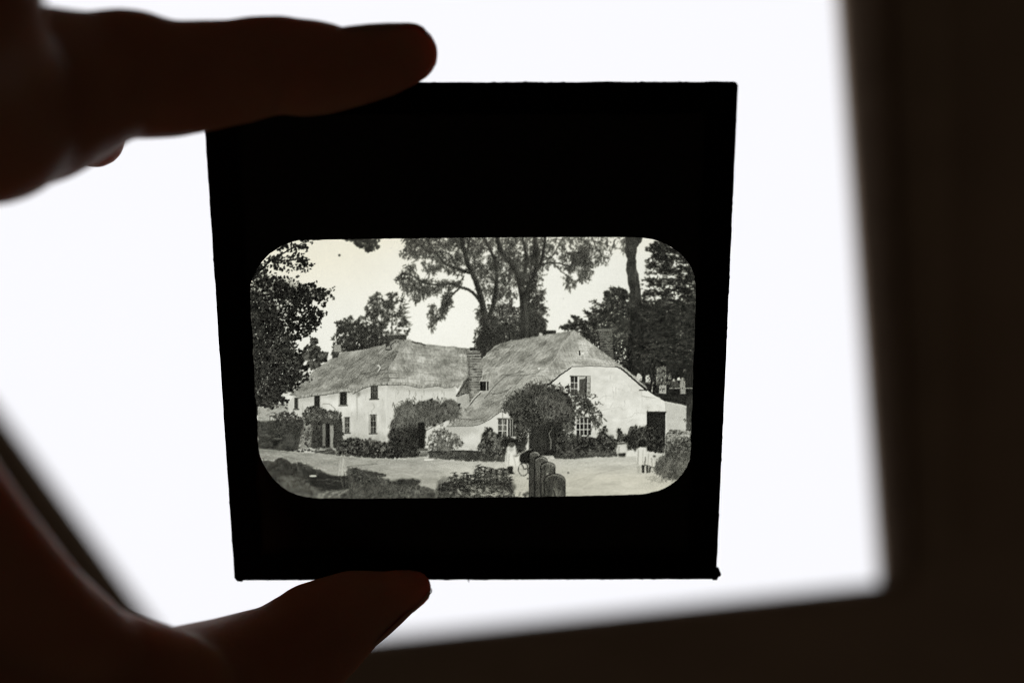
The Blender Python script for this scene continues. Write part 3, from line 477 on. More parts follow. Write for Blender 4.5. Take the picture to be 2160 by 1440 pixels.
    p.put(m, tone); p.im += m * ((p.noise(9, 4, 5., seed=140) - .5) * 44 + (p.noise(26, 2, 3., seed=149) - .5) * 26 + (p.noise(2, 2, 2.5, seed=141) - .5) * 18)
    b = p.im.copy(); p.strokes(m, 900, 11, lambda x, y: .04 - .12 * max(0, (x + OX - 1100) / 350.), .12, 1., -26, 20, .45); p.im = b * (1 - m) + p.im * m
    for pts in ([100, 1170, 300, 1130, 560, 1080, 900, 1010], [400, 1230, 640, 1150, 900, 1090, 1150, 1020], [600, 1200, 720, 1130, 860, 1100, 1000, 1090]): p.limb(T('F', *pts), 1.6, 1.2, 170, 1.2, .4)
    p.limb(T('D', 1050, 1060, 1200, 1048, 1370, 1035), 1.4, 1., 96, .6, .7); p.fill(T('E', 372, 986, 470, 984, 476, 996, 376, 999), 248, .4); p.stroke(T('E', 150, 980, 180, 985), 1.6, 1.4, 230)
    p.stroke(T('D', 80, 968, 140, 972), 1.3, 1.1, 190); p.stroke(T('D', 160, 990, 320, 1002), 2.4, 2., 176, .8)
    p.limb(T('F', 500, 1300, 760, 1180, 1000, 1130), 1.2, 1, 214, .8, .4); p.limb(T('D', 690, 1080, 840, 1090), 1.6, 1.2, 190)
    (x, y), = T('F', 392, 1130); p.fill([(x - 2, y - 1.5), (x + 1.5, y - 2), (x + 2, y + 1.2), (x - 1, y + 1.8)], 80, .4); (x, y), = T('E', 1458, 1190); p.fill([(x - 2, y - 1), (x + 2, y - 1), (x + 2, y + 1), (x - 2, y + 1)], 40, .4)
    # dry stone wall on the right, bank below it
    m = p.fill(T('F', 1408, 950, 1412, 860, 1430, 720, 1470, 680, 1560, 690, 1680, 700, 1740, 700, 1740, 960, 1600, 1000, 1500, 1010, 1400, 990), 58, 1., 1.)
    p.leaves(m, 420, 2.6, 70, 150, 1.6, .4, .5, clump=10, thr=.36, seed=142); p.leaves(p.mask(T('F', 1430, 720, 1480, 680, 1690, 700, 1690, 740, 1540, 770, 1430, 800), 1.5), 60, 4., 140, 190, 2., .1, .3, clump=9, thr=.4, seed=143)
    p.leaves(m, 130, 2.2, 26, 50, 1.8, clump=6, thr=.42, seed=144)
    bank = p.mask(T('F', 1280, 1110, 1320, 1040, 1380, 960, 1500, 1000, 1640, 970, 1760, 960, 1760, 1120, 1640, 1120, 1560, 1200, 1400, 1190), 2.5, 1.5); p.put(bank, 92, .85); p.leaves(bank, 460, 3.2, 50, 128, 3., -1.3, .6, clump=9, thr=.38, seed=145)
    p.leaves(p.mask(T('F', 1290, 1060, 1340, 980, 1400, 940, 1400, 1060, 1320, 1130), 2), 90, 3.5, 60, 120, 3.5, -1.4, .4, clump=8, thr=.4, seed=146)
    p.leaves(p.mask(T('F', 1150, 1180, 1400, 1160, 1560, 1200, 1500, 1240, 1250, 1210), 3), 70, 3, 100, 150, 4., .1, .3, a=.6, clump=10, thr=.45, seed=147)
    # ---- verge, stream and grass at the lower left
    verge = np.vstack([T('D', 60, 1010, 200, 1000, 300, 1010, 350, 975, 430, 1000, 470, 1040, 540, 1020, 640, 1050, 680, 1075, 790, 1110, 900, 1160, 1030, 1165, 1050, 1100, 1130, 1075, 1200, 1100, 1300, 1115, 1450, 1150, 1480, 1160, 1380, 1180, 1500, 1200, 1589, 1215), T('E', 0, 1230, 120, 1195, 250, 1195, 335, 1215, 300, 1260, 440, 1290, 480, 1330, 480, 1480), T('D', 60, 1480)])
    m = p.mask(verge, 1.2, 1.2); p.put(m, 80); p.im += m * ((p.noise(12, 4, 2.5, seed=150) - .5) * 90); b = p.im.copy(); p.strokes(m, 1700, 6, -1.35, .5, 1.5, -34, 46, .7); p.im = b * (1 - m) + p.im * m
    p.leaves(m, 620, 4.2, 36, 132, 4.5, -1.4, .5, clump=14, thr=.47, seed=156, a=.8); p.leaves(m, 380, 3.2, 24, 58, 2.2, clump=10, thr=.52, seed=157)
    S2([640, 1080, 900, 1165, 1045, 1165, 1070, 1290, 870, 1310, 760, 1290, 560, 1220], 36, 2.); p.put(p.mask(T('D', 760, 1290, 1080, 1280, 1060, 1310, 780, 1320), 2), 42, .8)
    m = p.mask(T('D', 735, 1390, 760, 1340, 850, 1315, 1000, 1310, 1090, 1300, 1040, 1340, 960, 1370, 1000, 1400, 740, 1400), 1.5, 1.5); p.put(m, 128, .8); p.im += m * (p.noise(4, 3, 1.8, seed=151) - .5) * 90
    for k in range(26):
        x = rng.uniform(520, 1040); y = rng.uniform(1190, 1300); p.stroke(T('D', x, y, x + rng.uniform(20, 70), y + 4), 1.2, .9, rng.choice([70, 95, 140]), .6)
    lv('D', [200, 1060, 300, 1010, 350, 975, 430, 1000, 480, 1040, 640, 1050, 760, 1130, 640, 1180, 400, 1160, 240, 1130], 420, 2.4, 34, 84, .36, 152); lv('D', [1040, 1130, 1060, 1085, 1150, 1075, 1200, 1110, 1290, 1200, 1160, 1270, 1060, 1220], 260, 2.6, 26, 92, .36, 153)
    lv('D', [230, 1150, 640, 1180, 720, 1390, 500, 1390], 260, 2.8, 60, 112, .42, 154, asp=3., ang=-1.3, spread=.5); lv('D', [1080, 1230, 1560, 1220, 1589, 1390, 1050, 1390], 420, 2.6, 62, 116, .42, 155, asp=3., ang=-1.3, spread=.5)
    p.fill(np.vstack([T('D', 1500, 1250), T('E', 0, 1235, 120, 1195, 250, 1195, 335, 1215, 300, 1255, 150, 1262)]), 52, 2.5, 1.5, .8); S2([1200, 1115, 1300, 1112, 1460, 1150, 1300, 1150], 58, 1.6)
    (x, y), = T('D', 700, 1163); p.fill([(x + 8 * math.cos(t), y + 2.5 * math.sin(t)) for t in np.linspace(0, 6.2, 16)], 206, .5); p.fill(T('D', 665, 1172, 738, 1172, 730, 1200, 670, 1200), 40, 1.)
    for pts, t in (([965, 1160, 985, 990], 190), ([1000, 1160, 1010, 980], 214), ([1040, 1160, 1020, 980], 196), ([1020, 1100, 1030, 1000], 150), ([975, 1100, 1045, 1090], 190)): p.limb(T('D', *pts), 3.2, 2.2, t, .5, .5)
    p.put(p.mask(T('D', 960, 1165, 1060, 1165, 1040, 985, 985, 985), 2.), 176, .45); p.limb(T('D', 985, 1175, 1020, 1290), 2.2, 2, 100, .5, .5); p.limb(T('D', 1040, 1175, 1040, 1280), 2.2, 2, 90, .5, .4); p.stroke(T('D', 930, 1163, 1050, 1164), 1.4, 1.4, 28)
    # ---- figures blurred by the long exposure
    def dab(t, cx, cy, rx, ry, tone, a=.9, soft=.9):
        (x, y), = T(t, cx, cy); p.fill([(x + rx / 4.966 * math.cos(k), y + ry / 4.966 * math.sin(k)) for k in np.linspace(0, 6.2, 20)], tone, soft, 0, a)
    # girl with a perambulator
    p.fill(T('E', 1375, 945, 1420, 905, 1500, 875, 1560, 900, 1560, 1040, 1400, 1030, 1370, 1000), 28, 1.); p.limb(T('E', 1330, 960, 1420, 905, 1500, 878), 1.6, 1.4, 116); 
    for rx, ry, cx, cy in ((52, 66, 1410, 1090), (40, 60, 1490, 1080)):
        (x, y), = T('E', cx, cy); p.stroke([(x + rx / 4.966 * math.cos(k), y + ry / 4.966 * math.sin(k)) for k in np.linspace(0, 6.3, 28)], 1.3, 1.3, 48)
        for k in np.linspace(0, 3.14, 5): p.stroke([(x - rx / 5.2 * math.cos(k), y - ry / 5.2 * math.sin(k)), (x + rx / 5.2 * math.cos(k), y + ry / 5.2 * math.sin(k))], .6, .6, 110, .6)
    p.limb(T('E', 1380, 1010, 1420, 1085, 1445, 1080), 1.8, 1.4, 36)
    dab('E', 1290, 835, 38, 40, 96, .9); p.fill(T('E', 1240, 860, 1270, 845, 1330, 850, 1345, 940, 1350, 1000, 1385, 1060, 1250, 1070, 1215, 1040, 1225, 940), 226, 1.2, .6); dab('E', 1285, 880, 30, 30, 150, .6, 1.5); dab('E', 1300, 990, 45, 60, 236, .7, 2.)
    dab('E', 1288, 795, 52, 13, 34); dab('E', 1288, 780, 30, 12, 70); p.fill(T('E', 1245, 1062, 1305, 1060, 1300, 1120, 1330, 1140, 1260, 1142, 1250, 1110), 30, .8); dab('E', 1325, 950, 24, 16, 170, .8); dab('E', 1320, 850, 12, 8, 232, .8)
    p.limb(T('E', 1262, 930, 1255, 1060), 2.2, 1.8, 168, .3, .7); p.limb(T('E', 1310, 960, 1330, 1058), 2.2, 1.8, 180, .3, .7); p.limb(T('E', 1240, 870, 1232, 1000), 2.4, 2., 150, .3, .6); p.limb(T('E', 1335, 870, 1345, 940, 1325, 955), 2.6, 2., 132, .3, .8); dab('E', 1290, 832, 30, 32, 86, .95, .6)
    dab('E', 1288, 796, 58, 15, 26); dab('E', 1288, 776, 32, 16, 52)
    # three small figures
    p.fill(T('F', 905, 830, 1005, 825, 1018, 910, 905, 925), 198, 1.6); dab('F', 955, 880, 45, 36, 222, .7, 2.); dab('F', 950, 790, 34, 26, 88, .5, 2.); p.stroke(T('F', 905, 812, 975, 806), 1.8, 1.6, 190, .8); p.fill(T('F', 915, 925, 1000, 920, 990, 960, 920, 962), 52, 1.2)
    dab('F', 1165, 815, 58, 46, 108, .5, 2.5); dab('F', 1170, 822, 46, 42, 26, 1., .6); p.fill(T('F', 1110, 880, 1150, 855, 1222, 865, 1215, 950, 1190, 1050, 1130, 1060, 1105, 960), 222, 1.1); p.fill(T('F', 1115, 1050, 1150, 1050, 1145, 1135, 1122, 1135), 150, 1.6, 0, .6); p.fill(T('F', 1162, 1045, 1192, 1045, 1188, 1130, 1166, 1130), 30, .8)
    dab('F', 1252, 872, 44, 42, 120, .6, 2.); dab('F', 1254, 874, 36, 40, 30, 1., .6); p.fill(T('F', 1195, 920, 1230, 900, 1290, 910, 1310, 950, 1290, 970, 1300, 1060, 1270, 1075, 1165, 1045, 1200, 970), 212, .8, .3); p.limb(T('F', 1200, 960, 1185, 1045), 1.6, 1.4, 120); p.limb(T('F', 1205, 980, 1195, 1045), 2, 1.5, 150); p.limb(T('F', 1262, 975, 1272, 1060), 2, 1.5, 158); dab('F', 1295, 955, 14, 12, 40)
    p.limb(T('F', 1165, 1048, 1220, 1050, 1290, 1072), 1.6, 1.2, 70); p.fill(T('F', 1208, 1055, 1230, 1055, 1228, 1130, 1212, 1130), 40, .7); p.fill(T('F', 1240, 1065, 1262, 1065, 1252, 1128, 1236, 1128), 52, .8)
    p.limb(T('F', 1125, 890, 1120, 1040), 3., 2.6, 160, .3, .7); p.limb(T('F', 1175, 890, 1170, 1030), 2.2, 2, 172, .3, .6); p.limb(T('F', 1232, 930, 1225, 1040), 2., 1.8, 160, .3, .7); dab('F', 1170, 826, 40, 34, 26, .9, .6); dab('F', 1254, 876, 32, 34, 30, .9, .6); p.limb(T('F', 925, 850, 920, 915), 2.4, 2., 164, .3, .7)
    # ---- foreground plants
    bb = [470, 1400, 500, 1280, 540, 1210, 580, 1150, 640, 1180, 700, 1190, 720, 1130, 760, 1100, 780, 1150, 870, 1170, 890, 1040, 940, 1030, 970, 1090, 1000, 1050, 1050, 1050, 1090, 1100, 1110, 1050, 1140, 1100, 1200, 1080, 1240, 990, 1260, 1020, 1240, 1150, 1310, 1200, 1330, 1290, 1300, 1400]
    m = p.mask(T('E', *bb), 2., 2.) * (.15 + .85 * np.clip((gy - 1000) / 30., 0, 1)); p.put(m, 58, .7)
    for k in range(30):
        x = 520 + 770 * (k + rng.uniform(0, 1)) / 30.; ytop = (1240 - 140 * math.sin((x - 480) / 250.) if x < 870 else 1050 + 40 * math.sin(x * .05) + max(0, x - 1150) * .25) + rng.uniform(-15, 90); p.limb(T('E', x + rng.uniform(-30, 30), 1400, x, 1250, x + rng.uniform(-15, 15), ytop), 1.6, 1., 36, .4)
        for y in np.arange(ytop, 1330, 17):
            for sd in (-1, 1):
                L = rng.uniform(22, 46); th = rng.normal(.55, .35); (x0, y0), (x1, y1) = T('E', x, y, x + sd * L * math.cos(th), y + L * math.sin(th) * .8 - 8)
                p.stroke([(x0, y0), ((x0 + x1) / 2, (y0 + y1) / 2 - .6), (x1, y1)], 2.3, .8, rng.choice([22, 30, 44, 60, 96, 140], p=[.22, .24, .2, .14, .12, .08]), .92)
    lv('E', [500, 1400, 540, 1290, 620, 1230, 760, 1220, 900, 1200, 1200, 1200, 1290, 1280, 1290, 1400], 330, 3.2, 22, 60, .44, 160, asp=3.); lv('E', [700, 1280, 1300, 1260, 1300, 1390, 500, 1395], 210, 3.6, 30, 150, .46, 161, asp=2.4)
    for k in range(16):
        (x, y), = T('E', rng.uniform(880, 1260), rng.uniform(1280, 1370)); th = rng.normal(.1, .5); p.stroke([(x - 5 * math.cos(th), y - 5 * math.sin(th)), (x, y + .5), (x + 5 * math.cos(th), y + 5 * math.sin(th))], 3., 1.4, rng.uniform(130, 190), .85)
    p.limb(T('E', 725, 1300, 750, 1340, 770, 1358), 3, 1.2, 150); lv('E', [300, 1350, 600, 1330, 700, 1400, 300, 1400], 120, 2.6, 50, 100, .42, 162); lv('E', [1300, 1340, 1480, 1330, 1480, 1400, 1300, 1400], 70, 2.6, 50, 130, .45, 163, asp=3., ang=-1.4, spread=.4)
    # fence posts
    def post(x0, x1, yt, tone, seed):
        c = (x0 + x1) / 2; r = (x1 - x0) / 2
        pts = [(c + r * math.cos(a), yt + r * .75 * (1 - math.sin(a))) for a in np.linspace(0, math.pi, 14)] + [(x0, 1500), (x1, 1500)]
        q = T('F', *[v for pt in pts for v in pt]); p.fill(q + np.array([-2.6, -1.6]), 20, .6); p.fill(q + np.array([2.0, -.6]), 22, .6); m = p.fill(q, tone, .5, .5, 1., seed)
        p.im += m * ((p.noise(9, 3, .3, seed=seed) - .5) * 70 + (p.noise(5, 2, 1., seed=seed + 9) - .5) * 40); b = p.im.copy(); p.strokes(m, 130, 18, 1.57, .1, 1.5, -44, 40, .7); p.im = b * (1 - m) + p.im * m
        p.stroke(q[1:13] + np.array([0, 1.4]), 2.2, 2.2, tone + 74, .7); p.put(p.mask(np.vstack([q[7:14], q[14:15], q[14:15] + [6, 0], q[7:8] + [0, 8]]), 1.2), tone - 30, .45)
    post(-8, 88, 906, 78, 170); p.fill(T('E', 1478, 960, 1545, 960, 1548, 1500, 1495, 1500), 56, .6, 0, .7); p.stroke(T('E', 1545, 980, 1548, 1400), 1.4, 1.4, 26); p.limb(T('E', 1540, 990, 1570, 970, 1600, 965), 2.6, 2, 110)
    post(48, 166, 962, 84, 171); p.fill(T('F', 112, 1030, 170, 1020, 165, 1440, 112, 1440), 30, 1., 0, .5); post(112, 248, 1020, 84, 172); dab('F', 172, 1140, 14, 12, 150, .8); post(150, 356, 1142, 76, 173)
    p.limb(T('F', 245, 1300, 265, 1330, 285, 1400), 5, 5, 100); p.limb(T('F', 238, 1310, 250, 1350, 262, 1420), 1.4, 1.4, 28)
    # ---- big dark tree in front on the left
    tree = np.vstack([T('A', 20, 300, 130, 340, 230, 250, 330, 160, 450, 60, 720, 60, 700, 110, 630, 190, 600, 240, 640, 300, 690, 350, 620, 400, 560, 385, 430, 412, 300, 380, 180, 350, 230, 400, 290, 450, 400, 470, 535, 460, 530, 520, 600, 545, 690, 525, 735, 585, 900, 590, 860, 640, 900, 680, 830, 720, 812, 775, 720, 700, 660, 730, 740, 800, 850, 850, 780, 885, 770, 945, 725, 1020, 640, 1080, 560, 1120, 490, 1130, 520, 1200, 610, 1250, 560, 1330, 640, 1400, 640, 1460), T('D', 650, 160, 560, 190, 520, 235, 470, 260, 380, 285, 370, 330, 440, 370, 400, 420, 330, 425, 260, 465, 150, 430, -60, 440), T('A', -60, 300)])
    m = p.mask(tree, 1., 1.6, 5)
    thin = p.mask(T('A', 330, 760, 500, 730, 700, 740, 860, 830, 780, 1000, 620, 1080, 480, 1130, 380, 1000), 6.); dense = p.mask(np.vstack([T('A', -60, 560, 200, 660, 330, 800, 380, 1000, 470, 1180, 560, 1440), T('D', 600, 120, 450, 270, 300, 420, -60, 440)]), 7.)
    band = p.mask(T('A', 80, 440, 300, 470, 560, 560, 880, 620, 780, 720, 560, 740, 300, 700, 60, 560), 5.)
    p.put(m * dense, 27, .8); p.put(m * band, 30, .5)
    p.limb(T('A', 40, 800, 250, 700, 420, 640, 620, 620, 840, 640), 5, 1.5, 24); p.limb(T('A', 60, 1000, 300, 950, 520, 920, 800, 850), 4, 1.2, 24); p.limb(T('A', 40, 500, 250, 300, 420, 200, 600, 110), 4, 1.2, 24); p.limb(T('D', 0, 200, 300, 240, 600, 180), 4, 1.4, 24); p.limb(T('A', 300, 940, 500, 1010, 640, 1050), 2.6, 1.2, 26)
    p.leaves(m, 1250, 4.4, 16, 48, 1.7, clump=11, thr=.49, seed=180, hard=9.); p.leaves(m * np.clip(dense + band, 0, 1), 1300, 4.4, 16, 50, 1.7, clump=12, thr=.34, seed=181)
    p.leaves(m * thin, 260, 4.0, 18, 40, 1.7, clump=7, thr=.46, seed=182, hard=8.); p.leaves(m * dense, 620, 3.6, 40, 92, 2.0, clump=8, thr=.52, seed=183, gam=1.6, a=.75); p.leaves(m * dense * (gy > 700), 420, 4., 18, 96, 2.4, -.8, .7, clump=7, thr=.5, seed=184)
    p.leaves(m * dense, 60, 1.7, 190, 236, 1.4, clump=9, thr=.56, seed=185)
    for x, y in tree[6:52:1]:
        for _ in range(4):
            p.leaves_at(x + rng.normal(0, 3), y + rng.normal(0, 3), rng.uniform(2., 3.6), rng.uniform(18, 42))
    big = p.noise(22, 2, seed=300); dk = np.clip((150 - p.im) / 90., 0, 1); p.im *= 1 + dk * (big - .5) * .5 - dk * .07
    # ---- marks on the plate: spots, hairs, specks, grain
    dab('A', 975, 243, 13, 13, 70, .95, .4); p.limb(T('A', 1380, 1385, 1398, 1410, 1385, 1440), 1.2, 1.1, 214, .1); p.limb(T('E', 870, 705, 892, 735, 868, 762), 1.1, 1.1, 232, .1, .8); p.limb(T('D', 1370, 0, 1398, 30, 1372, 70), 1.2, 1., 226, .1)
    dab('C', 342, 698, 9, 8, 205, .8); dab('F', 85, 38, 9, 10, 250, .9, .4); dab('D', 855, 318, 7, 7, 250, .9, .4); dab('E', 1578, 38, 8, 10, 245, .9, .4); dab('F', 920, 255, 5, 4, 120); dab('F', 345, 680, 8, 7, 240)
    for k in range(150):
        x, y = rng.uniform(10, PW - 10), rng.uniform(10, PH - 10); t = p.im[int(y), int(x)]; dv = rng.uniform(30, 90) * (1 if t < 150 else -.5)
        p.stroke([(x, y), (x + rng.uniform(-1, 1), y + rng.uniform(-1, 1))], rng.uniform(.7, 1.4), .8, t + dv, .8)
    ws = np.clip((735 - gy) / 30., 0, 1) * np.clip((gx - 690) / 40., 0, 1); p.im = p.im * (1 - ws) + p.blur(p.im, .85) * ws
    p.im = p.blur(p.im, .5); f_ = (1 - .7 * ws) * np.clip((225 - p.im) / 60., 0, 1); p.im += f_ * (.34 * (p.im - p.blur(p.im, 2.4)))
    p.im += rng.normal(0, 1, (PH, PW)) * (2.0 + 3.2 * np.clip(p.im / 140., 0, 1) * np.clip((235 - p.im) / 60., .25, 1))
    lf = 4 + 9 * np.clip((gy - 830) / 30., 0, 1); L = np.clip(p.im + lf * np.clip((130 - p.im) / 100., 0, 1) - 5 * np.clip((p.im - 190) / 40., 0, 1) * (gy > 770), 10, 250)
    # contact tone of the plate: neutral-green silver image on a faintly yellowed base
    warm = np.clip(np.exp(-(((gx - 640) / 240.) ** 2 + ((gy - 540) / 90.) ** 2)) + np.exp(-(((gx - 1280) / 260.) ** 2 + ((gy - 1045) / 60.) ** 2)) + .35 * np.clip((gy - 950) / 60., 0, 1) + .45 * np.exp(-((gy - 505) / 30.) ** 2), 0, 1)
    hi = np.clip(L / 255., 0, 1); L = np.clip(L - 3.5 * np.sin(2 * np.pi * hi), 6, 250)
    r = L * (1.0 - .002 * warm); g_ = L * (.997 - .018 * warm * hi); b = L * (.868 + .075 * hi - .055 * warm * hi)
    return np.clip(np.stack([r, g_, b], -1), 0, 255)
# ================================================================ materials
def speckled(name, c0, c1, scale, rough=.6, bump=.15, dist=.0004):
    m, nt, b = mat(name); L = nt.links.new
    tc = node(nt, 'ShaderNodeTexCoord'); nz = node(nt, 'ShaderNodeTexNoise', Scale=scale, Detail=8.0, Roughness=.6); L(tc.outputs['Object'], nz.inputs['Vector'])
    cr = node(nt, 'ShaderNodeValToRGB'); cr.color_ramp.elements[0].position = .35; cr.color_ramp.elements[1].position = .68
    cr.color_ramp.elements[0].color = (*c0, 1); cr.color_ramp.elements[1].color = (*c1, 1); L(nz.outputs['Fac'], cr.inputs['Fac']); L(cr.outputs['Color'], b.inputs['Base Color'])
    b.inputs['Roughness'].default_value = rough; b.inputs['Specular IOR Level'].default_value = .5 if rough < .8 else .0
    bp = node(nt, 'ShaderNodeBump', Strength=bump, Distance=dist); L(nz.outputs['Fac'], bp.inputs['Height']); L(bp.outputs['Normal'], b.inputs['Normal'])
    return m
M_ceiling = speckled('painted_ceiling', (.46, .38, .30), (.56, .465, .37), 9, .9)
M_frame = speckled('brown_frame', (.40, .33, .25), (.50, .41, .31), 22, .6)
M_frame2 = speckled('umber_frame', (.27, .20, .14), (.36, .265, .185), 22, .6)
M_paper = speckled('black_mask_paper', (.006, .006, .006), (.010, .0095, .009), 900, .85)
M_tape = speckled('black_binding_tape', (.004, .004, .004), (.007, .0065, .006), 1400, 1.0, .5, .0002)
# lit diffuser of the panel
M_glow = bpy.data.materials.new('lit_diffuser'); M_glow.use_nodes = True; nt = M_glow.node_tree; nt.nodes.clear()
o_ = node(nt, 'ShaderNodeOutputMaterial'); e_ = node(nt, 'ShaderNodeEmission', Strength=PANEL_LIGHT); e_.inputs['Color'].default_value = (.957, .957, 1.0, 1); nt.links.new(e_.outputs[0], o_.inputs[0])
# thin clear glass
M_glass = bpy.data.materials.new('thin_glass'); M_glass.use_nodes = True; nt = M_glass.node_tree; nt.nodes.clear()
o_ = node(nt, 'ShaderNodeOutputMaterial'); tr = node(nt, 'ShaderNodeBsdfTransparent'); tr.inputs[0].default_value = (.994, .995, .993, 1)
gl = node(nt, 'ShaderNodeBsdfGlossy', Roughness=.03); fr = node(nt, 'ShaderNodeFresnel', IOR=1.25); mx = node(nt, 'ShaderNodeMixShader')
nt.links.new(fr.outputs[0], mx.inputs[0]); nt.links.new(tr.outputs[0], mx.inputs[1]); nt.links.new(gl.outputs[0], mx.inputs[2]); nt.links.new(mx.outputs[0], o_.inputs[0])
# silver image: a film that passes more or less light
M_film = bpy.data.materials.new('silver_image'); M_film.use_nodes = True; nt = M_film.node_tree; nt.nodes.clear()
o_ = node(nt, 'ShaderNodeOutputMaterial'); tr = node(nt, 'ShaderNodeBsdfTransparent'); at_ = node(nt, 'ShaderNodeVertexColor'); at_.layer_name = 'silver'
nt.links.new(at_.outputs['Color'], tr.inputs[0]); nt.links.new(tr.outputs[0], o_.inputs[0])
# skin
M_skin, nt, b = mat('skin'); L = nt.links.new
tc = node(nt, 'ShaderNodeTexCoord'); nz = node(nt, 'ShaderNodeTexNoise', Scale=55.0, Detail=6.0); L(tc.outputs['Object'], nz.inputs['Vector'])
cr = node(nt, 'ShaderNodeValToRGB'); cr.color_ramp.elements[0].position = .3; cr.color_ramp.elements[1].position = .7
cr.color_ramp.elements[0].color = (.43, .215, .135, 1); cr.color_ramp.elements[1].color = (.54, .31, .205, 1); L(nz.outputs['Fac'], cr.inputs['Fac']); L(cr.outputs['Color'], b.inputs['Base Color'])
b.inputs['Roughness'].default_value = .5; b.inputs['Specular IOR Level'].default_value = .09
b.inputs['Subsurface Weight'].default_value = 1.0; b.inputs['Subsurface Radius'].default_value = (1.0, .30, .10); b.inputs['Subsurface Scale'].default_value = .0115
vo = node(nt, 'ShaderNodeTexVoronoi', Scale=1500.0); L(tc.outputs['Object'], vo.inputs['Vector']); nz2 = node(nt, 'ShaderNodeTexNoise', Scale=420.0, Detail=4.0); L(tc.outputs['Object'], nz2.inputs['Vector'])
mm = node(nt, 'ShaderNodeMath', operation='ADD'); L(vo.outputs['Distance'], mm.inputs[0]); L(nz2.outputs['Fac'], mm.inputs[1])
bp = node(nt, 'ShaderNodeBump', Strength=.35, Distance=.0003); L(mm.outputs[0], bp.inputs['Height']); L(bp.outputs['Normal'], b.inputs['Normal'])
M_nail, nt, b = mat('fingernail'); L = nt.links.new
tc = node(nt, 'ShaderNodeTexCoord'); wv = node(nt, 'ShaderNodeTexNoise', Scale=300.0, Detail=3.0); L(tc.outputs['Object'], wv.inputs['Vector'])
cr = node(nt, 'ShaderNodeValToRGB'); cr.color_ramp.elements[0].color = (.50, .29, .20, 1); cr.color_ramp.elements[1].color = (.60, .40, .30, 1); L(wv.outputs['Fac'], cr.inputs['Fac']); L(cr.outputs['Color'], b.inputs['Base Color'])
b.inputs['Roughness'].default_value = .3; b.inputs['Subsurface Weight'].default_value = .8; b.inputs['Subsurface Radius'].default_value = (1, .4, .2); b.inputs['Subsurface Scale'].default_value = .0015

# ================================================================ sloping ceiling and the light panel set against it
BR = at(1850.05, 1228.23, .8); PWID, PHGT = .5371, .62
wx, wy, wz = R @ D2, R @ (-D1), R @ NN                    # panel axes in the world: along, up the slope, towards the room
wz = np.cross(wx, wy) if np.dot(np.cross(wx, wy), wz) > 0 else wz
base = W(BR - D2 * PWID / 2)
MP = frame_matrix(base, wx, wy, wz)
ceil = box('ceiling', -3.2, 3.2, -1.6, 2.6, -.115, -.075, M_ceiling, None); ceil.matrix_world = MP; ceil['kind'] = 'structure'
panel = empty('light_panel', MP, 'large glowing white light panel with a dark frame behind the glass slide', 'light panel')
h = PWID / 2
box('diffuser', -h, h, 0, PHGT, -.012, 0, M_glow, panel)
box('backing_plate', -h - .02, h + .02, -.02, PHGT + .02, -.0745, -.014, M_frame2, panel)
for n_, a0, a1, b0, b1 in (('frame_rail', -h - .024, -h - .0015, -.024, PHGT + .024), ('frame_rail', h + .0015, h + .024, -.024, PHGT + .024), ('frame_rail', -h - .0013, h + .0013, -.024, -.0015), ('frame_rail', -h - .0013, h + .0013, PHGT + .0015, PHGT + .024)):
    box(n_, a0, a1, b0, b1, -.016, -.004, M_frame2, panel, .002)
for a0, a1, b0, b1 in ((-h - .058, -h - .026, -.058, PHGT + .058), (h + .026, h + .058, -.058, PHGT + .058), (-h - .0258, h + .0258, -.058, -.026), (-h - .0258, h + .0258, PHGT + .026, PHGT + .058)):
    box('outer_moulding', a0, a1, b0, b1, -.0745, -.022, M_frame, panel, .006)

# ================================================================ the lantern slide
SW = .0825; SH = SW * 1.0061; ST = .0030
corn = np.array([[431, 178], [1549, 175.5], [1507.5, 1212], [502.5, 1214.5]], float)
A = []
for (x, y), (u, v) in zip([(-SW / 2, SH / 2), (SW / 2, SH / 2), (SW / 2, -SH / 2), (-SW / 2, -SH / 2)], corn):
    u = (u - CX) / FPX; v = (v - CY) / FPX
    A += [[x, y, 1, 0, 0, 0, -u * x, -u * y, -u], [0, 0, 0, x, y, 1, -v * x, -v * y, -v]]
Hm = np.linalg.svd(np.array(A))[2][-1].reshape(3, 3); Hm /= (np.linalg.norm(Hm[:, 0]) + np.linalg.norm(Hm[:, 1])) / 2
if Hm[2, 2] < 0: Hm = -Hm
s1 = Hm[:, 0] / np.linalg.norm(Hm[:, 0]); s2 = Hm[:, 1] - s1 * (s1 @ Hm[:, 1]); s2 /= np.linalg.norm(s2); sc = Hm[:, 2]
s3 = np.cross(s1, s2)
if s3[2] > 0: s3 = -s3                                     # towards the camera
w1, w2, w3 = R @ s1, R @ s2, R @ s3
MS = frame_matrix(W(sc - s2 * SH / 2), w1, w2, w3)         # origin at the middle of the lower edge
slide = empty('lantern_slide', MS, 'square black glass lantern slide with a small black and white picture of thatched cottages', 'glass slide')
def on_slide(px, py):
    """traced photograph position -> slide coordinates (metres, origin at the lower edge)"""
    d = np.stack([(np.asarray(px, float) - CX) / FPX, (np.asarray(py, float) - CY) / FPX, np.ones_like(np.asarray(px, float))], -1)
    t = (sc @ s3) / (d @ s3); q = d * t[..., None] - sc
    return np.stack([q @ s1, q @ s2 + SH / 2], -1)
box('back_glass', -SW / 2 + .0004, SW / 2 - .0004, .0004, SH - .0004, -ST / 2, -.00016, M_glass, slide)
box('cover_glass', -SW / 2 + .0004, SW / 2 - .0004, .0004, SH - .0004, .00016, ST / 2, M_glass, slide)
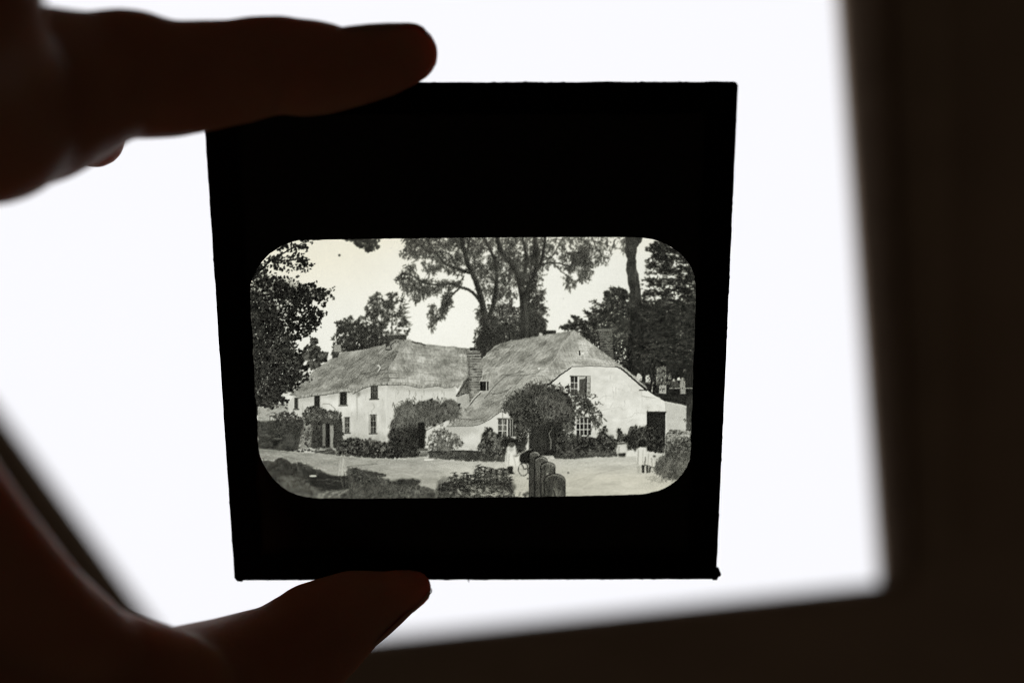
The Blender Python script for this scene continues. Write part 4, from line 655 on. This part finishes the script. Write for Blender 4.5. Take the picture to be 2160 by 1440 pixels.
hole_px = [(630.8, 507), (691, 505.3), (840, 503), (1000, 501.3), (1140, 500), (1321, 500), (1357.6, 501.7), (1376, 504.5), (1392, 509), (1408, 515.5), (1422, 524), (1434, 533.5), (1444, 544), (1452, 554), (1458, 564.5), (1466, 584.6), (1463, 587), (1466.5, 594), (1468, 631), (1467.5, 700), (1466, 780), (1462, 891), (1460, 941), (1454, 971), (1448, 985), (1440, 997.5), (1429, 1010), (1416, 1020), (1403, 1028), (1388, 1034), (1357.6, 1041), (1301, 1043.5), (1120, 1047), (820, 1050), (761.6, 1050.5), (681, 1050), (660, 1049.5), (641, 1046.5), (626, 1042.5), (610.6, 1036), (597, 1027), (584, 1015.7), (573, 1004), (564, 991.5), (556, 978), (550, 965), (545, 948), (542, 931), (540, 900), (538, 870.7), (532, 770), (529, 691), (528, 603), (530, 593), (534, 584.6), (544, 564.5), (551, 554), (560, 544), (569, 535), (580.5, 527), (593, 519), (606.6, 513), (618, 509.2)]
rs = np.random.default_rng(3); hp = []
for i, a in enumerate(hole_px):
    b_ = hole_px[(i + 1) % len(hole_px)]; n = max(1, int(math.hypot(b_[0] - a[0], b_[1] - a[1]) / 9))
    for k in range(n): hp.append((a[0] + (b_[0] - a[0]) * k / n + rs.normal(0, .25), a[1] + (b_[1] - a[1]) * k / n + rs.normal(0, .25)))
hole = on_slide(*np.array(hp).T)
outer = [(-SW / 2 + .0006, .0006), (SW / 2 - .0006, .0006), (SW / 2 - .0006, SH - .0006), (-SW / 2 + .0006, SH - .0006)]
v2 = [Vector((*q, 0)) for q in outer] + [Vector((*q, 0)) for q in hole]
tri = tessellate_polygon([v2[:4], v2[4:]]); nv = len(v2)
vv = [(q.x, q.y, .00013) for q in v2] + [(q.x, q.y, .00005) for q in v2]
ff = [tuple(t) for t in tri] + [tuple(reversed([k + nv for k in t])) for t in tri]
nh = len(hole); ff += [(4 + i, 4 + (i + 1) % nh, nv + 4 + (i + 1) % nh, nv + 4 + i) for i in range(nh)]
mk = obj('mask_paper', vv, ff, M_paper, slide); mk['label'] = 'black paper mask with a rounded oblong opening'
# the picture: one vertex per sample of the drawing, its colour the light the plate lets through
pic = paint_picture()
step = 1.3; gxs = np.arange(521, 1475.5, step); gys = np.arange(494, 1056.5, step); GX, GY = np.meshgrid(gxs, gys)
uv = on_slide(GX, GY); ny_, nx_ = GX.shape
co = np.concatenate([uv.reshape(-1, 2), np.full((nx_ * ny_, 1), -.00003)], 1).astype(np.float32)
fx, fy = GX - OX, GY - OY; ix, iy = fx.astype(int), fy.astype(int); ax_, ay_ = (fx - ix)[..., None], (fy - iy)[..., None]
cl = (pic[iy, ix] * (1 - ax_) + pic[iy, ix + 1] * ax_) * (1 - ay_) + (pic[iy + 1, ix] * (1 - ax_) + pic[iy + 1, ix + 1] * ax_) * ay_
cl = cl / 255.; cl = np.where(cl <= .04045, cl / 12.92, ((cl + .055) / 1.055) ** 2.4) * 1.10
idx = np.arange(nx_ * ny_).reshape(ny_, nx_); q = np.stack([idx[1:, :-1], idx[1:, 1:], idx[:-1, 1:], idx[:-1, :-1]], -1).reshape(-1, 4)
me = bpy.data.meshes.new('picture'); me.vertices.add(len(co)); me.vertices.foreach_set('co', co.ravel()); me.loops.add(q.size); me.loops.foreach_set('vertex_index', q.ravel().astype(np.int32))
me.polygons.add(len(q)); me.polygons.foreach_set('loop_start', (np.arange(len(q)) * 4).astype(np.int32)); me.update(calc_edges=True); me.validate()
ca = me.color_attributes.new('silver', 'FLOAT_COLOR', 'POINT'); ca.data.foreach_set('color', np.concatenate([cl.reshape(-1, 3), np.ones((len(co), 1))], 1).astype(np.float32).ravel())
me.materials.append(M_film); po = bpy.data.objects.new('picture', me); col.objects.link(po); po.parent = slide
po['label'] = 'black and white picture of thatched cottages, tall trees and a lane'
# binding tape: one strip folded over each edge, with a slightly ragged outline
def tape(side):
    n = 170; wd_ = .0046; r = np.random.default_rng(20 + side)
    along = SW if side in (0, 2) else SH
    t = np.linspace(-.5, .5, n) * (along + .0004)
    e = np.convolve(r.normal(0, 1, n + 10), np.ones(5) / 5, 'same')[5:-5] * .00005 + .00022 + (r.random(n) < .12) * r.uniform(0, .00010, n)
    e -= .00028 * (np.abs(np.arange(n) - (n - 1) / 2) > n / 2 - 1.5)
    inn = -wd_ + np.convolve(r.normal(0, 1, n + 10), np.ones(5) / 5, 'same')[5:-5] * .00012
    hz = ST / 2 + .00012; prof = []
    vs_ = []
    for k in range(n):
        tt = t[k]; i_ = inn[k]; 
        i_ = max(i_, -.5 * along + abs(tt) - .0)   if False else i_
        row = [(i_, hz), (-.0004, hz), (e[k] * .8, hz * .8), (e[k], 0), (e[k] * .8, -hz * .8), (-.0004, -hz), (i_, -hz), (i_, -hz + .00011), (-.0001, -hz + .00011), (-.0001, hz - .00011), (i_, hz - .00011)]
        for d, z in row:
            cut = min(1.0, 1.0); tt2 = math.copysign(min(abs(tt), along / 2 + min(d, .0002) - .00002), tt)   # mitred ends
            if side == 0: x, y = tt2, -d
            elif side == 1: x, y = SW / 2 + d, SH / 2 + tt2
            elif side == 2: x, y = -tt2, SH + d
            else: x, y = -SW / 2 - d, SH / 2 - tt2
            vs_.append((x, y, z + (.00003 if side in (1, 3) else 0) * (1 if z > 0 else -1)))
    m = 11; ff = [(k * m + j, k * m + (j + 1) % m, (k + 1) * m + (j + 1) % m, (k + 1) * m + j) for k in range(n - 1) for j in range(m)] + [tuple(range(m)), tuple(reversed(range((n - 1) * m, n * m)))]
    return obj('binding_tape', vs_, ff, M_tape, slide)
tapes = [tape(s) for s in range(4)]
# frayed bits of the tape: a lifted corner, a torn shred, a loose thread
def chip(name, pts, z0, z1):
    v = on_slide(*np.array(pts, float).T); n = len(v)
    vs_ = [(a, b, z0) for a, b in v] + [(a, b, z1) for a, b in v]
    return obj(name, vs_, [tuple(range(n)), tuple(reversed(range(n, 2 * n)))] + [(i, (i + 1) % n, n + (i + 1) % n, n + i) for i in range(n)], M_tape, slide)
chip('tape_shred', [(1499, 1203), (1507, 1197), (1512, 1198), (1514, 1201), (1518, 1202), (1516, 1206), (1512, 1208), (1509, 1214), (1500, 1214.5)], -.0012, .0016)
chip('tape_shred', [(1536, 178), (1540, 173.5), (1546, 172.5), (1550.5, 175), (1551, 184), (1548, 200), (1543, 196)], -.001, .0016)
chip('tape_shred', [(500, 1200), (499.5, 1206), (501.5, 1213), (506, 1217), (516, 1217.5), (516, 1208)], -.0012, .0016)
th = on_slide(np.array([986.5, 987, 989, 990.5, 990, 987.5, 986.5, 987, 988.2, 988.5]), np.array([1211, 1216, 1217.5, 1220, 1223, 1223, 1221, 1225, 1229, 1232])); vs_ = []; ff = []
for k, (a, b_) in enumerate(th):
    rr = (.00004, .00006, .0002, .00032, .0003, .0003, .0002, .00012, .00008, .00004)[k]
    vs_ += [(a + rr * math.cos(j * 1.0472), b_, -.0008 + rr * math.sin(j * 1.0472)) for j in range(6)]
ff = [(k * 6 + j, k * 6 + (j + 1) % 6, (k + 1) * 6 + (j + 1) % 6, (k + 1) * 6 + j) for k in range(9) for j in range(6)]
obj('loose_thread', vs_, ff, M_tape, slide)

# ================================================================ the hand, one continuous skin grown from a distance field (millimetres, camera axes)
H0 = np.array([-196., -66., 20.]); HS = .85; HN = (np.array([192., 180., 190.]) / HS).astype(int)
def blank(): return np.full(tuple(HN), 14.0, np.float32)
def ball(F, c, r, asp=(1., 1., 1.)):
    c = np.asarray(c, float); m = r * max(asp) + 9
    lo = np.maximum(((c - m - H0) / HS).astype(int), 0); hi = np.minimum(((c + m - H0) / HS).astype(int) + 2, HN)
    if (hi <= lo).any(): return
    g = [(H0[i] + HS * np.arange(lo[i], hi[i]) - c[i]) / asp[i] for i in range(3)]
    d = np.sqrt(g[0][:, None, None] ** 2 + g[1][None, :, None] ** 2 + g[2][None, None, :] ** 2) - r
    s = F[lo[0]:hi[0], lo[1]:hi[1], lo[2]:hi[2]]; np.minimum(s, d.astype(np.float32), out=s)
def chain(F, st, asp=(1., 1., 1.), stepmm=.8):
    """tapered limb: balls rolled along the stations (x, y, z, r)"""
    st = np.array(st, float)
    for a, b in zip(st[:-1], st[1:]):
        n = max(1, int(np.linalg.norm(b[:3] - a[:3]) / stepmm))
        for k in range(n): c = a + (b - a) * k / n; ball(F, c[:3], c[3], asp)
    ball(F, st[-1, :3], st[-1, 3], asp)
def smin(a, b, k):
    h_ = np.clip(.5 + .5 * (b - a) / k, 0, 1); return b + (a - b) * h_ - k * h_ * (1 - h_)
def seen(px, py, rpx, z): p_ = at(px, py, z * 1e-3) * 1e3; return [*p_, rpx * z / FPX]
top = np.array([(-40, 10), (0, 12), (100, 18), (140, 24), (200, 29), (225, 26), (245, 23), (262, 22), (285, 24), (303, 31), (330, 39), (360, 47), (420, 46), (480, 45), (515, 43), (535, 38), (560, 36), (575, 39), (590, 36), (612, 39), (632, 43), (650, 43), (680, 49), (703, 58), (717, 67), (730, 66), (760, 58), (820, 53), (863, 52)], float)
bot = np.array([(-40, 425), (0, 408), (60, 390), (120, 358), (180, 322), (230, 296), (270, 290), (300, 292), (350, 290), (400, 280), (437, 273), (500, 260), (540, 248), (580, 239), (600, 241), (640, 245), (680, 240), (740, 225), (800, 206), (840, 188), (863, 175)], float)
zz = np.array([(-40, 142.5), (0, 145.5), (100, 151), (270, 158.5), (437, 163.5), (560, 166.5), (640, 167.2), (720, 168.4), (800, 170.2), (863, 173.2)], float)
F1 = blank(); pxs = np.unique(np.r_[np.arange(-40, 863, 7), 863.])
for px in pxs:
    t_, b_ = np.interp(px, *top.T), np.interp(px, *bot.T); z = np.interp(px, *zz.T); c = seen(px, (t_ + b_) / 2, (b_ - t_) / 2, z)
    ball(F1, c[:3], c[3], (1, 1, .94))
chain(F1, [seen(-40, 228, 205, 142.5), [-66, -32, 134, 11.4], [-61.5, -40.5, 120, 9.2]])
F2 = blank()                                                # thumb
chain(F2, [seen(872, 1241, 39, 193.5), seen(846, 1250, 49, 192.6), seen(810, 1263, 58, 191.6), seen(775, 1276, 72, 190.8), seen(740, 1290, 86, 190), seen(702, 1316, 100, 188.5), seen(665, 1340, 112, 187), seen(650, 1352, 113, 186), seen(592, 1404, 129, 182), seen(470, 1441, 136, 175), seen(340, 1462, 132, 167), seen(300, 1490, 140, 162)])
F3 = blank()                                                # thumb root, web and palm
chain(F3, [seen(320, 1490, 155, 162), seen(160, 1420, 156, 155), seen(20, 1332, 185, 146), seen(-120, 1200, 212, 139), seen(-250, 1050, 232, 134), [-86, 2, 131, 15.5], [-84, -18, 130, 12.5], [-76, -27, 130, 9.]], (1.04, 1.04, .5))
chain(F3, [seen(150, 1470, 170, 155), [-84, 42, 130, 15], [-104, 30, 108, 16]]); chain(F3, [[-62, -39, 121, 9.2], [-84, -18, 112, 13], [-106, 8, 102, 17], [-120, 22, 98, 19]])
chain(F3, [[-76, -28, 132, 10.5], [-94, -8, 120, 15], [-116, 16, 104, 18]]); chain(F3, [[-84, -20, 140, 10.5], [-100, 0, 126, 15], [-118, 20, 108, 18]]); chain(F3, [[-99, -8, 151, 9.5], [-112, 8, 134, 14], [-124, 26, 112, 17]])
chain(F3, [[-90, 8, 128, 15], [-104, 22, 116, 17]]); chain(F3, [[-118, 20, 102, 19], [-136, 42, 82, 20], [-168, 78, 48, 24]], (1, 1, 1.15), 1.5)
F4 = blank(); chain(F4, [[-76, -28, 132, 10.2], [-83, -38, 152, 9.0], [-85, -41, 166, 8.6], [-80, -39.5, 176, 7.4], [-73.5, -36, 180.5, 6.2], [-66.2, -32.3, 180, 4.8]])
F5 = blank(); chain(F5, [[-84, -20, 140, 10.2], [-105, -32, 160, 8.8], [-116, -35, 170, 8.2], [-112, -29, 183, 7.2], [-101, -21, 186, 6.2]])
F6 = blank(); chain(F6, [[-99, -8, 151, 9.2], [-118, -18, 166, 7.6], [-127, -20, 176, 7.0], [-124, -12, 186, 6.2], [-116, -5, 186, 5.4]])
F = smin(smin(smin(F3, F4, 3.), F5, 3.), F6, 3.); F = smin(F, F2, 6.); F = smin(F, F1, 7.)
del F1, F2, F3, F4, F5, F6
def surface_nets(F):
    ins = F < 0; n = F.shape
    cnt = np.zeros(tuple(k - 1 for k in n), np.int8)
    for dx in (0, 1):
        for dy in (0, 1):
            for dz in (0, 1): cnt += ins[dx:n[0] - 1 + dx, dy:n[1] - 1 + dy, dz:n[2] - 1 + dz]
    cells = np.argwhere((cnt > 0) & (cnt < 8)); vid = -np.ones(cnt.shape, np.int64); vid[tuple(cells.T)] = np.arange(len(cells))
    acc = np.zeros((len(cells), 3)); k = np.zeros(len(cells)); cor = [np.array(c) for c in np.ndindex(2, 2, 2)]
    for a in range(8):
        for ax in range(3):
            if cor[a][ax]: continue
            b_ = cor[a].copy(); b_[ax] = 1
            fa = F[tuple((cells + cor[a]).T)]; fb = F[tuple((cells + b_).T)]; cr_ = (fa < 0) != (fb < 0); t = np.where(cr_, fa / np.where(cr_, fa - fb, 1), 0)
            p_ = np.broadcast_to(cor[a], cells.shape).astype(float).copy(); p_[:, ax] += t; acc += p_ * cr_[:, None]; k += cr_
    V = H0 + HS * (cells + acc / k[:, None]); Q = []
    for ax in range(3):
        u, v = (ax + 1) % 3, (ax + 2) % 3
        sl0 = [slice(None)] * 3; sl1 = [slice(None)] * 3; sl0[ax] = slice(0, n[ax] - 1); sl1[ax] = slice(1, n[ax])
        e = np.argwhere(ins[tuple(sl0)] != ins[tuple(sl1)]); e = e[(e[:, u] > 0) & (e[:, v] > 0) & (e[:, u] < n[u] - 1) & (e[:, v] < n[v] - 1)]
        flip = ins[tuple(e.T)]; du = np.zeros(3, int); dv = np.zeros(3, int); du[u] = 1; dv[v] = 1
        qd = np.stack([vid[tuple((e - du - dv).T)], vid[tuple((e - dv).T)], vid[tuple(e.T)], vid[tuple((e - du).T)]], 1)
        qd[~flip] = qd[~flip][:, ::-1]; Q.append(qd)
    return V, np.concatenate(Q)
V, Q = surface_nets(F)
for _ in range(2):                                           # light relaxation of the skin
    e = np.concatenate([Q[:, [0, 1]], Q[:, [1, 2]], Q[:, [2, 3]], Q[:, [3, 0]]]); S_ = np.zeros_like(V); c_ = np.zeros(len(V))
    for a, b_ in ((0, 1), (1, 0)):
        for ax in range(3): S_[:, ax] += np.bincount(e[:, a], V[e[:, b_], ax], len(V))
        c_ += np.bincount(e[:, a], minlength=len(V))
    V = V * .55 + S_ / c_[:, None] * .45
ORG = np.array([-118., 22., 102.]) * 1e-3
hand = obj('hand', (V * 1e-3 - ORG) @ R.T, Q[:, ::-1] if np.linalg.det(R) < 0 else Q, M_skin, None, True); hand.location = Vector(W(ORG))
bm = bmesh.new(); bm.from_mesh(hand.data); bmesh.ops.recalc_face_normals(bm, faces=bm.faces[:]); bm.to_mesh(hand.data); bm.free(); hand.data.shade_smooth()
hand['label'] = 'bare hand in shadow pinching the slide between forefinger and thumb'; hand['category'] = 'hand'
def nail(profile, z0, outward, rad, half, label):
    """curved plate: profile (px, py) seen edge-on, arched round the finger in depth"""
    prof = []; pr = np.array(profile, float); n = 25; s_ = np.r_[0, np.cumsum(np.hypot(*np.diff(pr, axis=0).T))]; tt = np.linspace(0, s_[-1], n)
    px, py = np.interp(tt, s_, pr[:, 0]), np.interp(tt, s_, pr[:, 1]); zs = np.interp(tt, [0, s_[-1]], z0); m = 15; vs_ = []; o_ = np.array([*outward, 0.]); o_ /= np.linalg.norm(o_)
    for lay in (0, -.45):
        for i in range(n):
            c = at(px[i], py[i], zs[i] * 1e-3) * 1e3; f_ = min(1., .62 + .5 * math.sin(math.pi * min(1, (i + 2) / n * 1.15)))
            for j in range(m):
                a = (j / (m - 1) - .5) * 2 * half * f_; r_ = rad + lay; q_ = c + o_ * (r_ * math.cos(a) - rad) + np.array([0, 0, 1.]) * r_ * math.sin(a); vs_.append((q_ * 1e-3 - ORG) @ R.T)
    g = lambda l, i, j: l * n * m + i * m + j; ff = []
    for i in range(n - 1):
        for j in range(m - 1): ff += [(g(0, i, j), g(0, i, j + 1), g(0, i + 1, j + 1), g(0, i + 1, j)), (g(1, i, j), g(1, i + 1, j), g(1, i + 1, j + 1), g(1, i, j + 1))]
    rim = [(0, j) for j in range(m)] + [(i, m - 1) for i in range(1, n)] + [(n - 1, j) for j in range(m - 2, -1, -1)] + [(i, 0) for i in range(n - 2, 0, -1)]
    ff += [(g(0, *rim[k]), g(1, *rim[k]), g(1, *rim[(k + 1) % len(rim)]), g(0, *rim[(k + 1) % len(rim)])) for k in range(len(rim))]
    o = obj('fingernail', vs_, ff, M_nail, hand, True); o['label'] = label
    bm = bmesh.new(); bm.from_mesh(o.data); bmesh.ops.recalc_face_normals(bm, faces=bm.faces[:]); bm.to_mesh(o.data); bm.free(); o.data.shade_smooth(); return o
nail([(714, 61.5), (740, 57.5), (780, 53.2), (820, 51), (865, 51), (884, 54), (897, 62), (906, 75)], (168.6, 173.2), (.05, -1), 6.0, .62, 'forefinger nail seen from the side')
nail([(784, 1368), (800, 1355), (825, 1334), (850, 1311), (880, 1281), (900, 1261), (911.5, 1248)], (188.9, 193.4), (.67, .74), 7.2, .42, 'thumbnail seen from the side')
